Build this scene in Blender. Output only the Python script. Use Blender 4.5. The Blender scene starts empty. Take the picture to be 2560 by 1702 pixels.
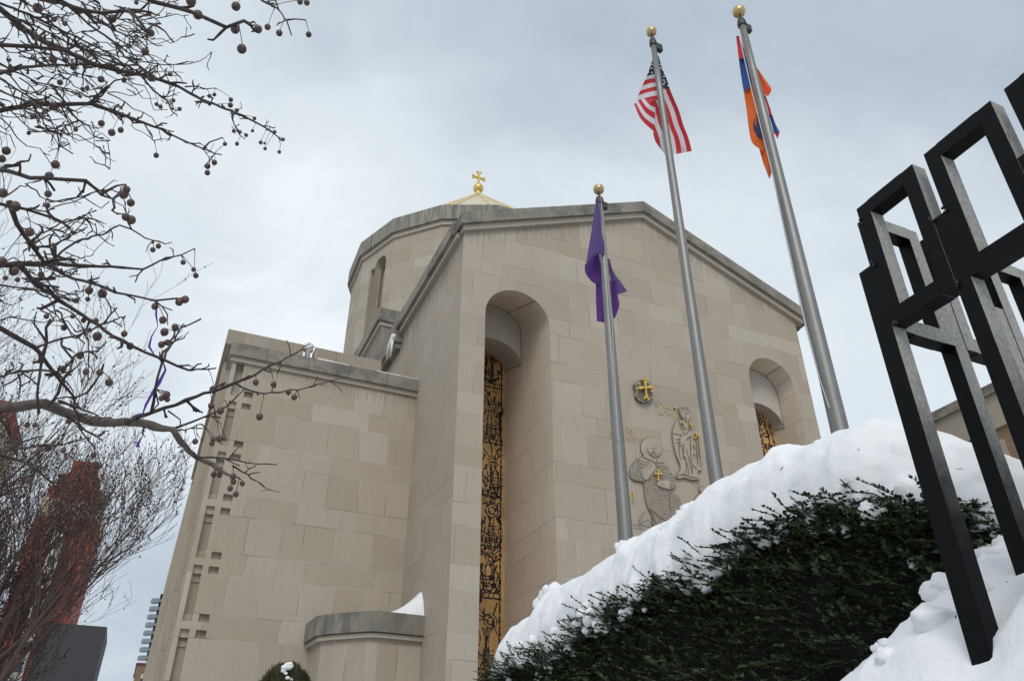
import bpy, bmesh, math, random
import numpy as np
from mathutils import Vector, noise
from math import radians as R, sin, cos, tan, pi, atan2, hypot, floor

# ------------------------------------------------------------------ camera, sky, sun, exposure
sc = bpy.context.scene
C = sc.collection
PITCH, YAW, FPX = 31.65, 24.0, 1953.0
cam = bpy.data.cameras.new('camera'); cam_o = bpy.data.objects.new('camera', cam); C.objects.link(cam_o)
cam.sensor_width = 36.0; cam.lens = FPX / 2560 * 36.0; cam.clip_start = 0.05; cam.clip_end = 3000
cam_o.location = (0, 0, 0); cam_o.rotation_euler = (R(90 + PITCH), 0, R(-YAW))
sc.camera = cam_o
sc.view_settings.view_transform = 'Standard'; sc.view_settings.look = 'None'
sc.view_settings.exposure = 0.22; sc.view_settings.gamma = 1.0
sc.view_settings.use_curve_mapping = False
SUN_EL, SUN_AZ = 42.0, 205.0            # behind and left of the camera, veiled by cloud

def ray(x, y):                           # direction of a pixel of the 2560x1702 photograph
    p, h = R(PITCH), R(YAW)
    a = (x - 1280) / FPX; b = (851 - y) / FPX
    fw = cos(p) - b * sin(p); up = sin(p) + b * cos(p)
    return Vector((a * cos(h) + fw * sin(h), -a * sin(h) + fw * cos(h), up))
def oy(x, y, Y): r = ray(x, y); return r * (Y / r.y)
def ox(x, y, X): r = ray(x, y); return r * (X / r.x)
def od(x, y, d): return ray(x, y).normalized() * d

class NT:
    def __init__(s, tree): s.t = tree; s.n = tree.nodes; s.l = tree.links
    def node(s, typ, ins=None, **kw):
        nd = s.n.new(typ)
        for k, v in kw.items(): setattr(nd, k, v)
        if ins:
            for k, v in ins.items():
                if isinstance(v, bpy.types.NodeSocket): s.l.new(v, nd.inputs[k])
                else: nd.inputs[k].default_value = v
        return nd
    def m(s, op, a, b=0.0, c=0.0):
        nd = s.n.new('ShaderNodeMath'); nd.operation = op
        for i, v in enumerate((a, b, c)):
            if isinstance(v, bpy.types.NodeSocket): s.l.new(v, nd.inputs[i])
            else: nd.inputs[i].default_value = v
        return nd.outputs[0]
    def noise(s, vec, scale, detail=3.0, rough=0.5):
        return s.node('ShaderNodeTexNoise', {'Vector': vec, 'Scale': scale, 'Detail': detail, 'Roughness': rough}).outputs['Fac']
    def scaled(s, vec, sc_):
        return s.node('ShaderNodeVectorMath', {0: vec, 1: sc_}, operation='MULTIPLY').outputs[0]
    def ramp(s, fac, pts):
        nd = s.n.new('ShaderNodeValToRGB'); s.l.new(fac, nd.inputs[0]); cr = nd.color_ramp
        while len(cr.elements) < len(pts): cr.elements.new(0.5)
        for e, (p, c) in zip(cr.elements, pts): e.position = p; e.color = (*c, 1) if len(c) == 3 else c
        return nd.outputs[0]
    def mix(s, f, a, b, mode='MIX'):
        nd = s.n.new('ShaderNodeMix'); nd.data_type = 'RGBA'; nd.blend_type = mode
        for i, v in ((0, f), (6, a), (7, b)):
            if isinstance(v, bpy.types.NodeSocket): s.l.new(v, nd.inputs[i])
            else: nd.inputs[i].default_value = v if i == 0 else ((*v, 1) if len(v) == 3 else v)
        return nd.outputs[2]
    def smooth(s, v, a, b):
        nd = s.node('ShaderNodeMapRange', {'Value': v, 'From Min': a, 'From Max': b}, interpolation_type='SMOOTHSTEP')
        return nd.outputs[0]

w = bpy.data.worlds.new('World'); sc.world = w; w.use_nodes = True
N = NT(w.node_tree); N.n.clear()
sky = N.node('ShaderNodeTexSky', sky_type='NISHITA', sun_disc=False, sun_elevation=R(SUN_EL), sun_rotation=R(SUN_AZ), air_density=1.0, dust_density=3.0)
tc = N.node('ShaderNodeTexCoord').outputs['Generated']
sep = N.node('ShaderNodeSeparateXYZ', {0: tc})
zc = N.m('ADD', N.m('MAXIMUM', sep.outputs[2], 0.0), 0.35)
px_ = N.m('DIVIDE', sep.outputs[0], zc); py_ = N.m('DIVIDE', sep.outputs[1], zc)
pv = N.node('ShaderNodeCombineXYZ', {0: px_, 1: py_, 2: 3.7}).outputs[0]
n1 = N.noise(pv, 1.25, 5.0, 0.52)
warp = N.node('ShaderNodeVectorMath', {0: pv, 1: N.node('ShaderNodeCombineXYZ', {0: n1, 1: n1, 2: 0.0}).outputs[0]}, operation='ADD').outputs[0]
n2 = N.noise(warp, 2.6, 6.0, 0.55)
def lobe(px, py, pw):                     # a broad patch of cloud round a direction of the sky
    d = ray(px, py).normalized()
    dt = N.node('ShaderNodeVectorMath', {0: tc, 1: tuple(d)}, operation='DOT_PRODUCT').outputs['Value']
    return N.m('POWER', N.m('MAXIMUM', dt, 0.0), pw)
cl = N.m('ADD', N.m('MULTIPLY', n1, 0.55), N.m('MULTIPLY', n2, 0.45))
cl = N.m('MULTIPLY_ADD', N.m('SUBTRACT', cl, 0.5), 2.3, 0.58)
cl = N.m('ADD', cl, N.m('MULTIPLY', lobe(820, 560, 22.0), 0.26))
cl = N.m('ADD', cl, N.m('MULTIPLY', lobe(1230, 120, 40.0), -0.42))
cl = N.m('ADD', cl, N.m('MULTIPLY', lobe(420, 1450, 22.0), -0.14))
cl = N.m('ADD', cl, N.m('MULTIPLY', lobe(2350, 60, 25.0), -0.22))
cl = N.m('ADD', cl, N.m('MULTIPLY', lobe(2180, 1000, 40.0), 0.2))
ccol = N.ramp(cl, [(0.0, (0.37, 0.43, 0.51)), (0.35, (0.49, 0.555, 0.625)), (0.6, (0.61, 0.675, 0.73)), (0.85, (0.72, 0.78, 0.825)), (1.0, (0.82, 0.865, 0.90))])
skyc = N.mix(1.0, sky.outputs[0], (0.1, 0.1, 0.1), 'MULTIPLY')
tot = N.mix(0.94, skyc, ccol)
bg = N.node('ShaderNodeBackground', {0: tot, 1: 1.0})
N.l.new(bg.outputs[0], N.node('ShaderNodeOutputWorld').inputs[0])

sun = bpy.data.lights.new('sun', 'SUN'); sun.energy = 1.0; sun.angle = R(25); sun.color = (1.0, 0.96, 0.9)
sun_o = bpy.data.objects.new('sun', sun); C.objects.link(sun_o)
az = R(SUN_AZ); sdir = Vector((sin(az) * cos(R(SUN_EL)), cos(az) * cos(R(SUN_EL)), sin(R(SUN_EL))))
sun_o.rotation_euler = sdir.to_track_quat('Z', 'Y').to_euler()

# ------------------------------------------------------------------ helpers
random.seed(7)
class MB:
    def __init__(s): s.v = []; s.f = []; s.mi = []; s.uv = {}
    def add(s, vs, fs, mi=0):
        b = len(s.v); s.v += [tuple(v) for v in vs]
        for f in fs: s.f.append(tuple(i + b for i in f)); s.mi.append(mi)
        return b
    def box(s, x0, x1, y0, y1, z0, z1, mi=0):
        s.add([(x0, y0, z0), (x1, y0, z0), (x1, y1, z0), (x0, y1, z0), (x0, y0, z1), (x1, y0, z1), (x1, y1, z1), (x0, y1, z1)],
              [(0, 3, 2, 1), (4, 5, 6, 7), (0, 1, 5, 4), (1, 2, 6, 5), (2, 3, 7, 6), (3, 0, 4, 7)], mi)
    def bevbox(s, x0, x1, y0, y1, z0, z1, b, mi=0):
        bm = bmesh.new(); bmesh.ops.create_cube(bm, size=1.0)
        for v in bm.verts: v.co = Vector(((x0 + x1) / 2 + v.co.x * (x1 - x0), (y0 + y1) / 2 + v.co.y * (y1 - y0), (z0 + z1) / 2 + v.co.z * (z1 - z0)))
        bmesh.ops.bevel(bm, geom=bm.edges[:], offset=b, segments=1, affect='EDGES')
        s.bm(bm, mi)
    def bm(s, bm, mi=0):
        bm.verts.ensure_lookup_table(); bm.verts.index_update()
        s.add([v.co for v in bm.verts], [tuple(v.index for v in f.verts) for f in bm.faces], mi); bm.free()
    def tube(s, pts, rad, n=6, mi=0, caps=True):
        pts = [Vector(p) for p in pts]; k = len(pts)
        if not hasattr(rad, '__len__'): rad = [rad] * k
        vs = []; prev = None
        for i, p in enumerate(pts):
            t = (pts[min(i + 1, k - 1)] - pts[max(i - 1, 0)])
            if t.length < 1e-9: t = Vector((0, 0, 1))
            t.normalize()
            if prev is None:
                a = t.orthogonal().normalized()
            else:
                a = prev - t * prev.dot(t)
                a = a.normalized() if a.length > 1e-6 else t.orthogonal().normalized()
            prev = a; b = t.cross(a)
            for j in range(n):
                an = 2 * pi * j / n; vs.append(p + (a * cos(an) + b * sin(an)) * rad[i])
        fs = []
        for i in range(k - 1):
            for j in range(n):
                j2 = (j + 1) % n; fs.append((i * n + j, i * n + j2, (i + 1) * n + j2, (i + 1) * n + j))
        if caps: fs += [tuple(range(n - 1, -1, -1)), tuple(range((k - 1) * n, k * n))]
        s.add(vs, fs, mi)
    def lathe(s, prof, cx, cy, n=24, mi=0):
        vs = []; fs = []; k = len(prof)
        for r, z in prof:
            for j in range(n): a = 2 * pi * j / n; vs.append((cx + r * cos(a), cy + r * sin(a), z))
        for i in range(k - 1):
            for j in range(n): j2 = (j + 1) % n; fs.append((i * n + j, i * n + j2, (i + 1) * n + j2, (i + 1) * n + j))
        fs += [tuple(range(n - 1, -1, -1)), tuple(range((k - 1) * n, k * n))]
        s.add(vs, fs, mi)
    def ball(s, c, r, nu=16, nv=10, mi=0, sz=1.0):
        vs = [(c[0], c[1], c[2] + r * sz)]; fs = []
        for i in range(1, nv):
            t = pi * i / nv
            for j in range(nu): a = 2 * pi * j / nu; vs.append((c[0] + r * sin(t) * cos(a), c[1] + r * sin(t) * sin(a), c[2] + r * cos(t) * sz))
        vs.append((c[0], c[1], c[2] - r * sz)); L = len(vs) - 1
        for j in range(nu): fs.append((0, 1 + j, 1 + (j + 1) % nu)); fs.append((L, 1 + (nv - 2) * nu + (j + 1) % nu, 1 + (nv - 2) * nu + j))
        for i in range(nv - 2):
            for j in range(nu): a = 1 + i * nu; fs.append((a + j, a + nu + j, a + nu + (j + 1) % nu, a + (j + 1) % nu))
        s.add(vs, fs, mi)
    def prism(s, pts, depth, mi=0):       # closed outline (3-D points, planar) pushed along vector depth
        k = len(pts); d = Vector(depth); P0 = [Vector(p) for p in pts]
        s.add(P0 + [p + d for p in P0], [tuple(range(k)), tuple(range(2 * k - 1, k - 1, -1))] + [(i, (i + 1) % k + 0, (i + 1) % k + k, i + k) for i in range(k)], mi)
    def build(s, name, mats, parent=None, smooth=False, fix=True):
        me = bpy.data.meshes.new(name); me.from_pydata(s.v, [], s.f)
        mats = mats if isinstance(mats, (list, tuple)) else [mats]
        for m_ in mats: me.materials.append(m_)
        if len(mats) > 1: me.polygons.foreach_set('material_index', s.mi)
        if fix:
            bm = bmesh.new(); bm.from_mesh(me); bmesh.ops.recalc_face_normals(bm, faces=bm.faces[:]); bm.to_mesh(me); bm.free()
        if smooth: me.polygons.foreach_set('use_smooth', [True] * len(me.polygons))
        me.update()
        o = bpy.data.objects.new(name, me); C.objects.link(o)
        if parent: o.parent = parent; o.matrix_parent_inverse = parent.matrix_basis.inverted()
        return o
def tag(o, label=None, cat=None, group=None, kind=None):
    if label: o['label'] = label
    if cat: o['category'] = cat
    if group: o['group'] = group
    if kind: o['kind'] = kind
    return o
def empty(name, loc, label, cat, group=None):
    o = bpy.data.objects.new(name, None); C.objects.link(o); o.location = loc; o.empty_display_size = 0.3
    bpy.context.view_layer.update()
    return tag(o, label, cat, group)
def fbm(x, y, z=0.0, o=4):
    v = 0; a = 0.5; f = 1.0
    for _ in range(o): v += a * noise.noise(Vector((x * f, y * f, z * f))); a *= 0.5; f *= 2.0
    return v
def newmat(name):
    m_ = bpy.data.materials.new(name); m_.use_nodes = True; T = NT(m_.node_tree)
    b = T.n['Principled BSDF']; return m_, T, b
def simple(name, col, rough=0.6, metal=0.0, nscale=0, namt=0.15, bump=0.0):
    m_, T, b = newmat(name); b.inputs['Roughness'].default_value = rough; b.inputs['Metallic'].default_value = metal
    if nscale:
        pos = T.node('ShaderNodeNewGeometry').outputs['Position']; nf = T.noise(pos, nscale, 5.0, 0.6)
        c0 = tuple(c * (1 - namt) for c in col); c1 = tuple(min(1, c * (1 + namt)) for c in col)
        T.l.new(T.ramp(nf, [(0.3, c0), (0.7, c1)]), b.inputs['Base Color'])
        if bump: T.l.new(T.node('ShaderNodeBump', {'Height': nf, 'Strength': bump, 'Distance': 0.02}).outputs[0], b.inputs['Normal'])
    else: b.inputs['Base Color'].default_value = (*col, 1)
    return m_
def stone(name, z0=6.13, per=1.77, fs=0.367, wl=1.9, ws=0.95, joints=True, tone=1.0, stain=None, seed=0.0, contrast=1.0):
    m_, T, b = newmat(name)
    g = T.node('ShaderNodeNewGeometry'); P = g.outputs['Position']; Nn = g.outputs['True Normal']
    sp = T.node('ShaderNodeSeparateXYZ', {0: P}); sn = T.node('ShaderNodeSeparateXYZ', {0: Nn})
    u = T.m('SUBTRACT', T.m('MULTIPLY', sp.outputs[1], sn.outputs[0]), T.m('MULTIPLY', sp.outputs[0], sn.outputs[1]))
    z = sp.outputs[2]
    zz = T.m('DIVIDE', T.m('SUBTRACT', z, z0), per); cfl = T.m('FLOOR', zz); f = T.m('SUBTRACT', zz, cfl)
    short = T.m('LESS_THAN', f, fs); row = T.m('ADD', T.m('MULTIPLY', cfl, 2.0), T.m('SUBTRACT', 1.0, short))
    dh = T.m('MULTIPLY', T.m('MINIMUM', T.m('MINIMUM', f, T.m('SUBTRACT', 1.0, f)), T.m('ABSOLUTE', T.m('SUBTRACT', f, fs))), per)
    wid = T.m('ADD', ws, T.m('MULTIPLY', short, wl - ws))
    rn = T.node('ShaderNodeTexWhiteNoise', {'W': T.m('ADD', row, seed)}, noise_dimensions='1D').outputs['Value']
    uu = T.m('ADD', T.m('DIVIDE', u, wid), T.m('MULTIPLY', rn, 7.0)); cu = T.m('FLOOR', uu); fu = T.m('SUBTRACT', uu, cu)
    # each block's joint is shifted a little, so widths vary
    jit = T.node('ShaderNodeTexWhiteNoise', {'Vector': T.node('ShaderNodeCombineXYZ', {0: cu, 1: row, 2: 5.0}).outputs[0]}).outputs['Value']
    cut = T.m('MULTIPLY', jit, 0.38)
    left = T.m('LESS_THAN', fu, cut)
    cid = T.m('SUBTRACT', cu, left)
    dv = T.m('MULTIPLY', T.m('ABSOLUTE', T.m('SUBTRACT', fu, cut)), wid)
    rnd = T.node('ShaderNodeTexWhiteNoise', {'Vector': T.node('ShaderNodeCombineXYZ', {0: cid, 1: row, 2: seed + 1.0}).outputs[0]})
    rv = rnd.outputs['Value']
    t = tone * 1.06
    k_ = contrast; mid = (0.438 * t, 0.366 * t, 0.298 * t)
    cols = [(p, tuple(m0 + (c - m0) * k_ for c, m0 in zip(cc, mid))) for p, cc in [(0.0, (0.370 * t, 0.308 * t, 0.235 * t)), (0.3, (0.410 * t, 0.350 * t, 0.276 * t)), (0.6, (0.432 * t, 0.372 * t, 0.298 * t)), (0.85, (0.455 * t, 0.398 * t, 0.325 * t)), (1.0, (0.49 * t, 0.44 * t, 0.37 * t))]]
    col = T.ramp(rv if joints else T.noise(P, 0.9, 2.0), cols)
    big = T.noise(P, 0.35, 4.0, 0.6)
    col = T.mix(T.m('MULTIPLY', T.smooth(big, 0.35, 0.7), 0.35), col, (0.36 * t, 0.325 * t, 0.27 * t))
    st = T.noise(T.scaled(P, (5.0, 5.0, 0.35)), 2.2, 5.0, 0.65)
    col = T.mix(T.m('MULTIPLY', T.smooth(st, 0.45, 0.8), 0.2), col, (0.20 * t, 0.18 * t, 0.15 * t))
    fine = T.noise(T.scaled(P, (1, 1, 1.6)), 26.0, 4.0, 0.7)
    col = T.mix(T.m('MULTIPLY', fine, 0.28), col, (0.24 * t, 0.205 * t, 0.165 * t))
    veins = T.noise(P, 2.3, 6.0, 0.75)
    col = T.mix(T.m('MULTIPLY', T.smooth(veins, 0.58, 0.72), 0.28), col, (0.44 * t, 0.41 * t, 0.35 * t))
    if stain:                             # soot run-down of a shape of its own below an eave
        for st_ in stain:
            zs, depth, amt = st_[:3]; zr = z
            if len(st_) > 3: zr = T.m('ADD', z, T.m('MULTIPLY', T.m('ABSOLUTE', T.m('SUBTRACT', sp.outputs[0], 14.6)), st_[3]))
            nf = T.noise(T.scaled(P, (7.0, 7.0, 0.45)), 1.4, 4.0, 0.6)
            k = T.smooth(T.m('ADD', T.m('SUBTRACT', zr, zs - depth), T.m('MULTIPLY', T.m('SUBTRACT', nf, 0.5), depth * 3.2)), 0.0, depth)
            k = T.m('MULTIPLY', k, T.m('LESS_THAN', zr, zs + 3.0))
            col = T.mix(T.m('MULTIPLY', k, amt), col, (0.11, 0.10, 0.085))
    hgt = fine
    if joints:
        rj = T.m('SUBTRACT', 1.0, T.smooth(T.m('MINIMUM', dh, dv), 0.003, 0.016))
        lit = T.smooth(T.noise(P, 0.8, 2.0), 0.35, 0.62)
        jc = T.mix(lit, (0.16, 0.14, 0.115), (0.50, 0.47, 0.42))
        col = T.mix(T.m('MULTIPLY', rj, 0.75), col, jc)
        hgt = T.m('SUBTRACT', T.m('MULTIPLY', fine, 0.3), T.m('MULTIPLY', rj, 0.8))
        bmp = T.node('ShaderNodeBump', {'Height': hgt, 'Strength': 0.35, 'Distance': 0.02})
    else: bmp = T.node('ShaderNodeBump', {'Height': hgt, 'Strength': 0.2, 'Distance': 0.02})
    T.l.new(bmp.outputs[0], b.inputs['Normal']); T.l.new(col, b.inputs['Base Color'])
    b.inputs['Roughness'].default_value = 0.88; b.inputs['Specular IOR Level'].default_value = 0.25
    return m_
def coping(name, base, dark, amt=0.7, seed=0.0, blk=1.4, vs=(3.2, 3.2, 0.25)):
    m_, T, b = newmat(name)
    P = T.node('ShaderNodeNewGeometry').outputs['Position']; Ps = T.node('ShaderNodeVectorMath', {0: P, 1: (seed, seed, 0)}, operation='ADD').outputs[0]
    a = T.noise(T.scaled(Ps, vs), 1.5, 5.0, 0.7); c = T.noise(Ps, 0.55, 4.0, 0.6); f = T.noise(Ps, 22.0, 4.0, 0.7)
    col = T.mix(T.m('MULTIPLY', T.smooth(a, 0.38, 0.66), amt), base, dark)
    col = T.mix(T.m('MULTIPLY', T.smooth(c, 0.42, 0.62), 0.6), col, tuple(0.5 * (x + y) for x, y in zip(base, dark)))
    col = T.mix(T.m('MULTIPLY', f, 0.4), col, tuple(x * 0.7 for x in base))
    sp = T.node('ShaderNodeSeparateXYZ', {0: P}); uu = T.m('DIVIDE', T.m('ADD', sp.outputs[0], sp.outputs[1]), blk)
    fr = T.m('FRACT', uu); j = T.m('LESS_THAN', T.m('ABSOLUTE', T.m('SUBTRACT', fr, 0.5)), 0.013)
    col = T.mix(T.m('MULTIPLY', j, 0.6), col, (0.10, 0.09, 0.08))
    T.l.new(col, b.inputs['Base Color']); b.inputs['Roughness'].default_value = 0.92
    T.l.new(T.node('ShaderNodeBump', {'Height': f, 'Strength': 0.25, 'Distance': 0.02}).outputs[0], b.inputs['Normal'])
    return m_

M = {}
M['wall'] = stone('limestone_ashlar', contrast=0.9, stain=[(13.15, .6, 0.3)])
M['front'] = stone('limestone_front', z0=5.3, seed=11.0, contrast=0.8, stain=[(20.75, .8, .3, .4243)])
M['side'] = stone('limestone_side', z0=6.13, seed=23.0, contrast=0.4, tone=0.95, stain=[(17.3, 1.2, 0.55)])
M['drum'] = stone('limestone_drum', z0=5.9, seed=37.0, wl=1.6, ws=1.6, tone=0.98, stain=[(28.4, 0.8, 0.35)])
M['back'] = stone('limestone_shade', seed=51.0, tone=0.95)
M['plain'] = stone('smooth_limestone', joints=False, tone=1.0)
M['lining'] = stone('niche_limestone', z0=5.3, seed=71.0, tone=1.55, contrast=0.4, wl=3.0, ws=2.2)
M['tymp'] = simple('cast_stone', (0.50, 0.46, 0.41), 0.9, 0, 1.1, 0.12, 0.05)
M['cop'] = coping('weathered_coping', (0.30, 0.27, 0.225), (0.085, 0.085, 0.075), 0.85, vs=(.75, .75, .8))
M['copd'] = coping('streaked_coping', (0.33, 0.31, 0.26), (0.09, 0.085, 0.075), 0.95, 9.0)
M['copdark'] = coping('dark_coping', (0.26, 0.235, 0.195), (0.085, 0.085, 0.08), 0.75, 4.0, 0.75, vs=(2.0, 2.0, .9))
M['gold'] = simple('gilded_metal', (0.80, 0.55, 0.17), 0.3, 1.0, 3.0, 0.12)
M['goldrelief'] = simple('gold_leaf_on_stone', (0.66, 0.45, 0.12), 0.45, 0.5, 9.0, 0.15)
M['goldleaf'] = simple('gold_roof_leaf', (0.60, 0.54, 0.40), 0.6, 0.1, 1.5, 0.1)
M['goldrib'] = simple('gold_rib', (0.80, 0.66, 0.36), 0.4, 0.6)
M['brass'] = simple('brass_ball', (0.52, 0.40, 0.20), 0.32, 1.0, 6.0, 0.15)
M['lattice'] = simple('bronze_lattice', (0.47, 0.285, 0.11), 0.6, 0.1, 1.2, 0.35, 0.05)
M['dglass'] = simple('dark_glass', (0.012, 0.012, 0.018), 0.12)
M['rglass'] = simple('red_glass', (0.09, 0.01, 0.008), 0.15)
M['shade_joint'] = simple('shade_and_joint_stone', (0.18, 0.15, 0.12), 0.95)  # shade of carved lines, eyes and drilled holes put into colour; also open joints
M['relief'] = simple('relief_stone', (0.40, 0.345, 0.28), 0.9, 0, 4.0, 0.14, 0.2)
M['brick_tan'] = None
def snowmat(name, s=0.86):
    m_, T, b = newmat(name); P = T.node('ShaderNodeNewGeometry').outputs['Position']
    n_ = T.noise(P, 9.0, 6.0, 0.6); n3 = T.noise(P, 120.0, 3.0, 0.7)
    T.l.new(T.ramp(n_, [(0.3, (s * 0.95, s * 0.965, s * 0.99)), (0.7, (s, s, s * 1.01))]), b.inputs['Base Color'])
    b.inputs['Roughness'].default_value = 0.75; b.inputs['Subsurface Weight'].default_value = 0.0
    h = T.m('ADD', T.m('MULTIPLY', n_, 0.8), T.m('MULTIPLY', n3, 0.05))
    T.l.new(T.node('ShaderNodeBump', {'Height': h, 'Strength': 0.5, 'Distance': 0.03}).outputs[0], b.inputs['Normal'])
    return m_
M['snow'] = snowmat('fresh_snow')
def brushed(name, col=(0.25, 0.245, 0.235)):
    m_, T, b = newmat(name); P = T.node('ShaderNodeNewGeometry').outputs['Position']
    n_ = T.noise(T.scaled(P, (3, 3, 60.0)), 1.5, 3.0, 0.7); q = T.noise(T.scaled(P, (8, 8, 0.5)), 2.0, 3.0, 0.6)
    c = T.ramp(T.m('ADD', T.m('MULTIPLY', n_, 0.5), T.m('MULTIPLY', q, 0.5)), [(0.35, tuple(x * 0.78 for x in col)), (0.65, tuple(x * 1.12 for x in col))])
    T.l.new(c, b.inputs['Base Color']); b.inputs['Metallic'].default_value = 0.8; b.inputs['Roughness'].default_value = 0.5
    return m_
M['pole'] = brushed('brushed_aluminium')
M['cap'] = simple('dark_truck', (0.06, 0.065, 0.06), 0.5, 0.6)
M['rope'] = simple('halyard_rope', (0.5, 0.5, 0.5), 0.8)
def iron():
    m_, T, b = newmat('black_painted_iron'); g_ = T.node('ShaderNodeNewGeometry'); P = g_.outputs['Position']
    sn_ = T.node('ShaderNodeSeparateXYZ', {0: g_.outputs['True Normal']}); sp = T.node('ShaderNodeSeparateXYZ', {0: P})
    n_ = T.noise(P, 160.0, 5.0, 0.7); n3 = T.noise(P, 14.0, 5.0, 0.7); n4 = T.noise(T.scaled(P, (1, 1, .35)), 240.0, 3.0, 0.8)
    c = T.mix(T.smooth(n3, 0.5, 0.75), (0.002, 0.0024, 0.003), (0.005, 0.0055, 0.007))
    # street-side sky reflection painted into the colour, stronger near top, broken by flaking
    sky_refl = T.m('MULTIPLY', T.smooth(T.m('MULTIPLY', sn_.outputs[1], -1.0), .5, .9), T.smooth(T.m('ADD', sp.outputs[2], T.m('MULTIPLY', n3, .35)), .72, 1.25))
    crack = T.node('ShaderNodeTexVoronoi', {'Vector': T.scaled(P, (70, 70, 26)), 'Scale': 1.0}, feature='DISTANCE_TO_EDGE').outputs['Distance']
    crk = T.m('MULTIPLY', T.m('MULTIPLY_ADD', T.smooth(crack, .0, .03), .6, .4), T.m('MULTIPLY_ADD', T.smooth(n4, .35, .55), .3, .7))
    c = T.mix(T.m('MULTIPLY', sky_refl, T.m('MULTIPLY', crk, .9)), c, (0.40, 0.40, 0.37))
    T.l.new(c, b.inputs['Base Color'])
    T.l.new(T.m('MULTIPLY_ADD', n3, 0.3, 0.32), b.inputs['Roughness'])
    h = T.m('ADD', n_, T.m('MULTIPLY', crk, 0.35))
    T.l.new(T.node('ShaderNodeBump', {'Height': h, 'Strength': 0.4, 'Distance': 0.001}).outputs[0], b.inputs['Normal'])
    b.inputs['Specular IOR Level'].default_value = 0.13
    return m_
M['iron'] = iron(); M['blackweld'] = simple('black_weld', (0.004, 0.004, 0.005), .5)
M['bark'] = simple('crabapple_bark', (0.055, 0.04, 0.036), 0.85, 0, 90.0, 0.45, 0.3)
M['bark2'] = simple('grey_limb_bark', (0.12, 0.095, 0.082), 0.85, 0, 70.0, 0.35, 0.3)
M['fruit'] = simple('dull_crabapple', (0.095, 0.054, 0.042), 0.45, 0, 120.0, 0.45)
M['fruitdk'] = simple('fruit_calyx', (0.035, 0.018, 0.02), 0.8)
M['farbark'] = simple('far_bark', (0.095, 0.065, 0.055), 0.9)
M['leaf'] = None
def leafmat(name, a, b_, rough=0.35):
    m_, T, b = newmat(name); g = T.node('ShaderNodeNewGeometry')
    rv = g.outputs['Random Per Island']
    T.l.new(T.ramp(rv, [(0.0, a), (0.6, tuple(0.8 * x + .2 * y for x, y in zip(a, b_))), (1.0, b_)]), b.inputs['Base Color'])
    b.inputs['Roughness'].default_value = rough; b.inputs['Specular IOR Level'].default_value = 0.5
    return m_
M['leaf'] = leafmat('holly_leaf', (0.008, 0.017, 0.007), (0.072, 0.108, 0.032))
M['yew'] = leafmat('arborvitae_foliage', (0.03, 0.035, 0.012), (0.10, 0.075, 0.02), 0.7)
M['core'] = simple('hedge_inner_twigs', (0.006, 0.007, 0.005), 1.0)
M['stem'] = simple('green_stem', (0.05, 0.05, 0.02), 0.8)

# ------------------------------------------------------------------ ground
GZ = -1.6
g = MB(); g.box(-900, 900, -300, 1400, GZ - 0.4, GZ)
tag(g.build('ground', simple('snowy_pavement', (0.55, 0.56, 0.58), 0.9, 0, 0.5, 0.2)), 'snowy paved plaza ground below the church', 'ground', kind='structure')
FY = 20.0; WY = 24.4; X0, X1 = 7.07, 21.70; AX = 14.40

# ------------------------------------------------------------------ the church
ch = empty('cathedral', (AX, FY, GZ), 'pale limestone domed church with golden cone roof and carved front', 'church')
AP = (14.60, 21.36)
def roofz(x, e=18.08):                    # top line of the gable
    return e + (AP[1] - e) * (1 - abs(x - AP[0]) / (AP[0] - 6.87))
# front wall with two tall arched niches
ARC = [(9.13, 1.19, 14.35), (19.83, 1.10, 14.30)]
NDEP = [(2.35, 3.8, (15.5, .92), (14.14, .84), (14.62, .74)), (.95, 1.5, (14.45, .95), (13.05, .85), (13.2, .78))]
def arcz(x, a): return a[2] + math.sqrt(max(0.0, a[1] ** 2 - (x - a[0]) ** 2))
fw = MB(); ZB = GZ; SILL = -0.6
def quad(mb, p): mb.add(p, [(0, 1, 2, 3)])
xs = [X0]
for a in ARC:
    n = 22
    xs += [a[0] - a[1] * cos(pi * k / n) for k in range(n + 1)]
xs += [AP[0], X1]; xs = sorted(xs)
DEP = 3.75; D1 = 2.3
for xa, xb in zip(xs[:-1], xs[1:]):
    ta, tb = roofz(xa) - 0.3, roofz(xb) - 0.3; m_ = (xa + xb) / 2; a = next((q for q in ARC if abs(m_ - q[0]) < q[1]), None)
    if a is None: quad(fw, [(xa, FY, ZB), (xb, FY, ZB), (xb, FY, tb), (xa, FY, ta)])
    else:
        za, zb = arcz(xa, a), arcz(xb, a)
        quad(fw, [(xa, FY, za), (xb, FY, zb), (xb, FY, tb), (xa, FY, ta)])
        quad(fw, [(xa, FY, ZB), (xb, FY, ZB), (xb, FY, SILL), (xa, FY, SILL)])
fwo = fw.build('front_wall', M['front'], ch, fix=False)
side = MB()
YE = 31.0
quad(side, [(X0, YE, ZB), (X0, FY, ZB), (X0, FY, 17.8), (X0, YE, 17.8)])
side.build('side_wall', M['side'], ch, fix=False); side = MB()
quad(side, [(X1, FY, ZB), (X1, YE, ZB), (X1, YE, 17.8), (X1, FY, 17.8)])
side.build('side_wall', M['side'], ch, fix=False)
roof = MB()
for s0, s1 in ((6.95, AP[0]), (AP[0], 22.15)):
    pts = [(s0, FY - 0.1, roofz(s0) - 0.12), (s1, FY - 0.1, roofz(s1) - 0.12), (s1, YE + 1, roofz(s1) - 0.12), (s0, YE + 1, roofz(s0) - 0.12)]
    quad(roof, pts)
roof.build('nave_roof', M['copdark'], ch)
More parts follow.
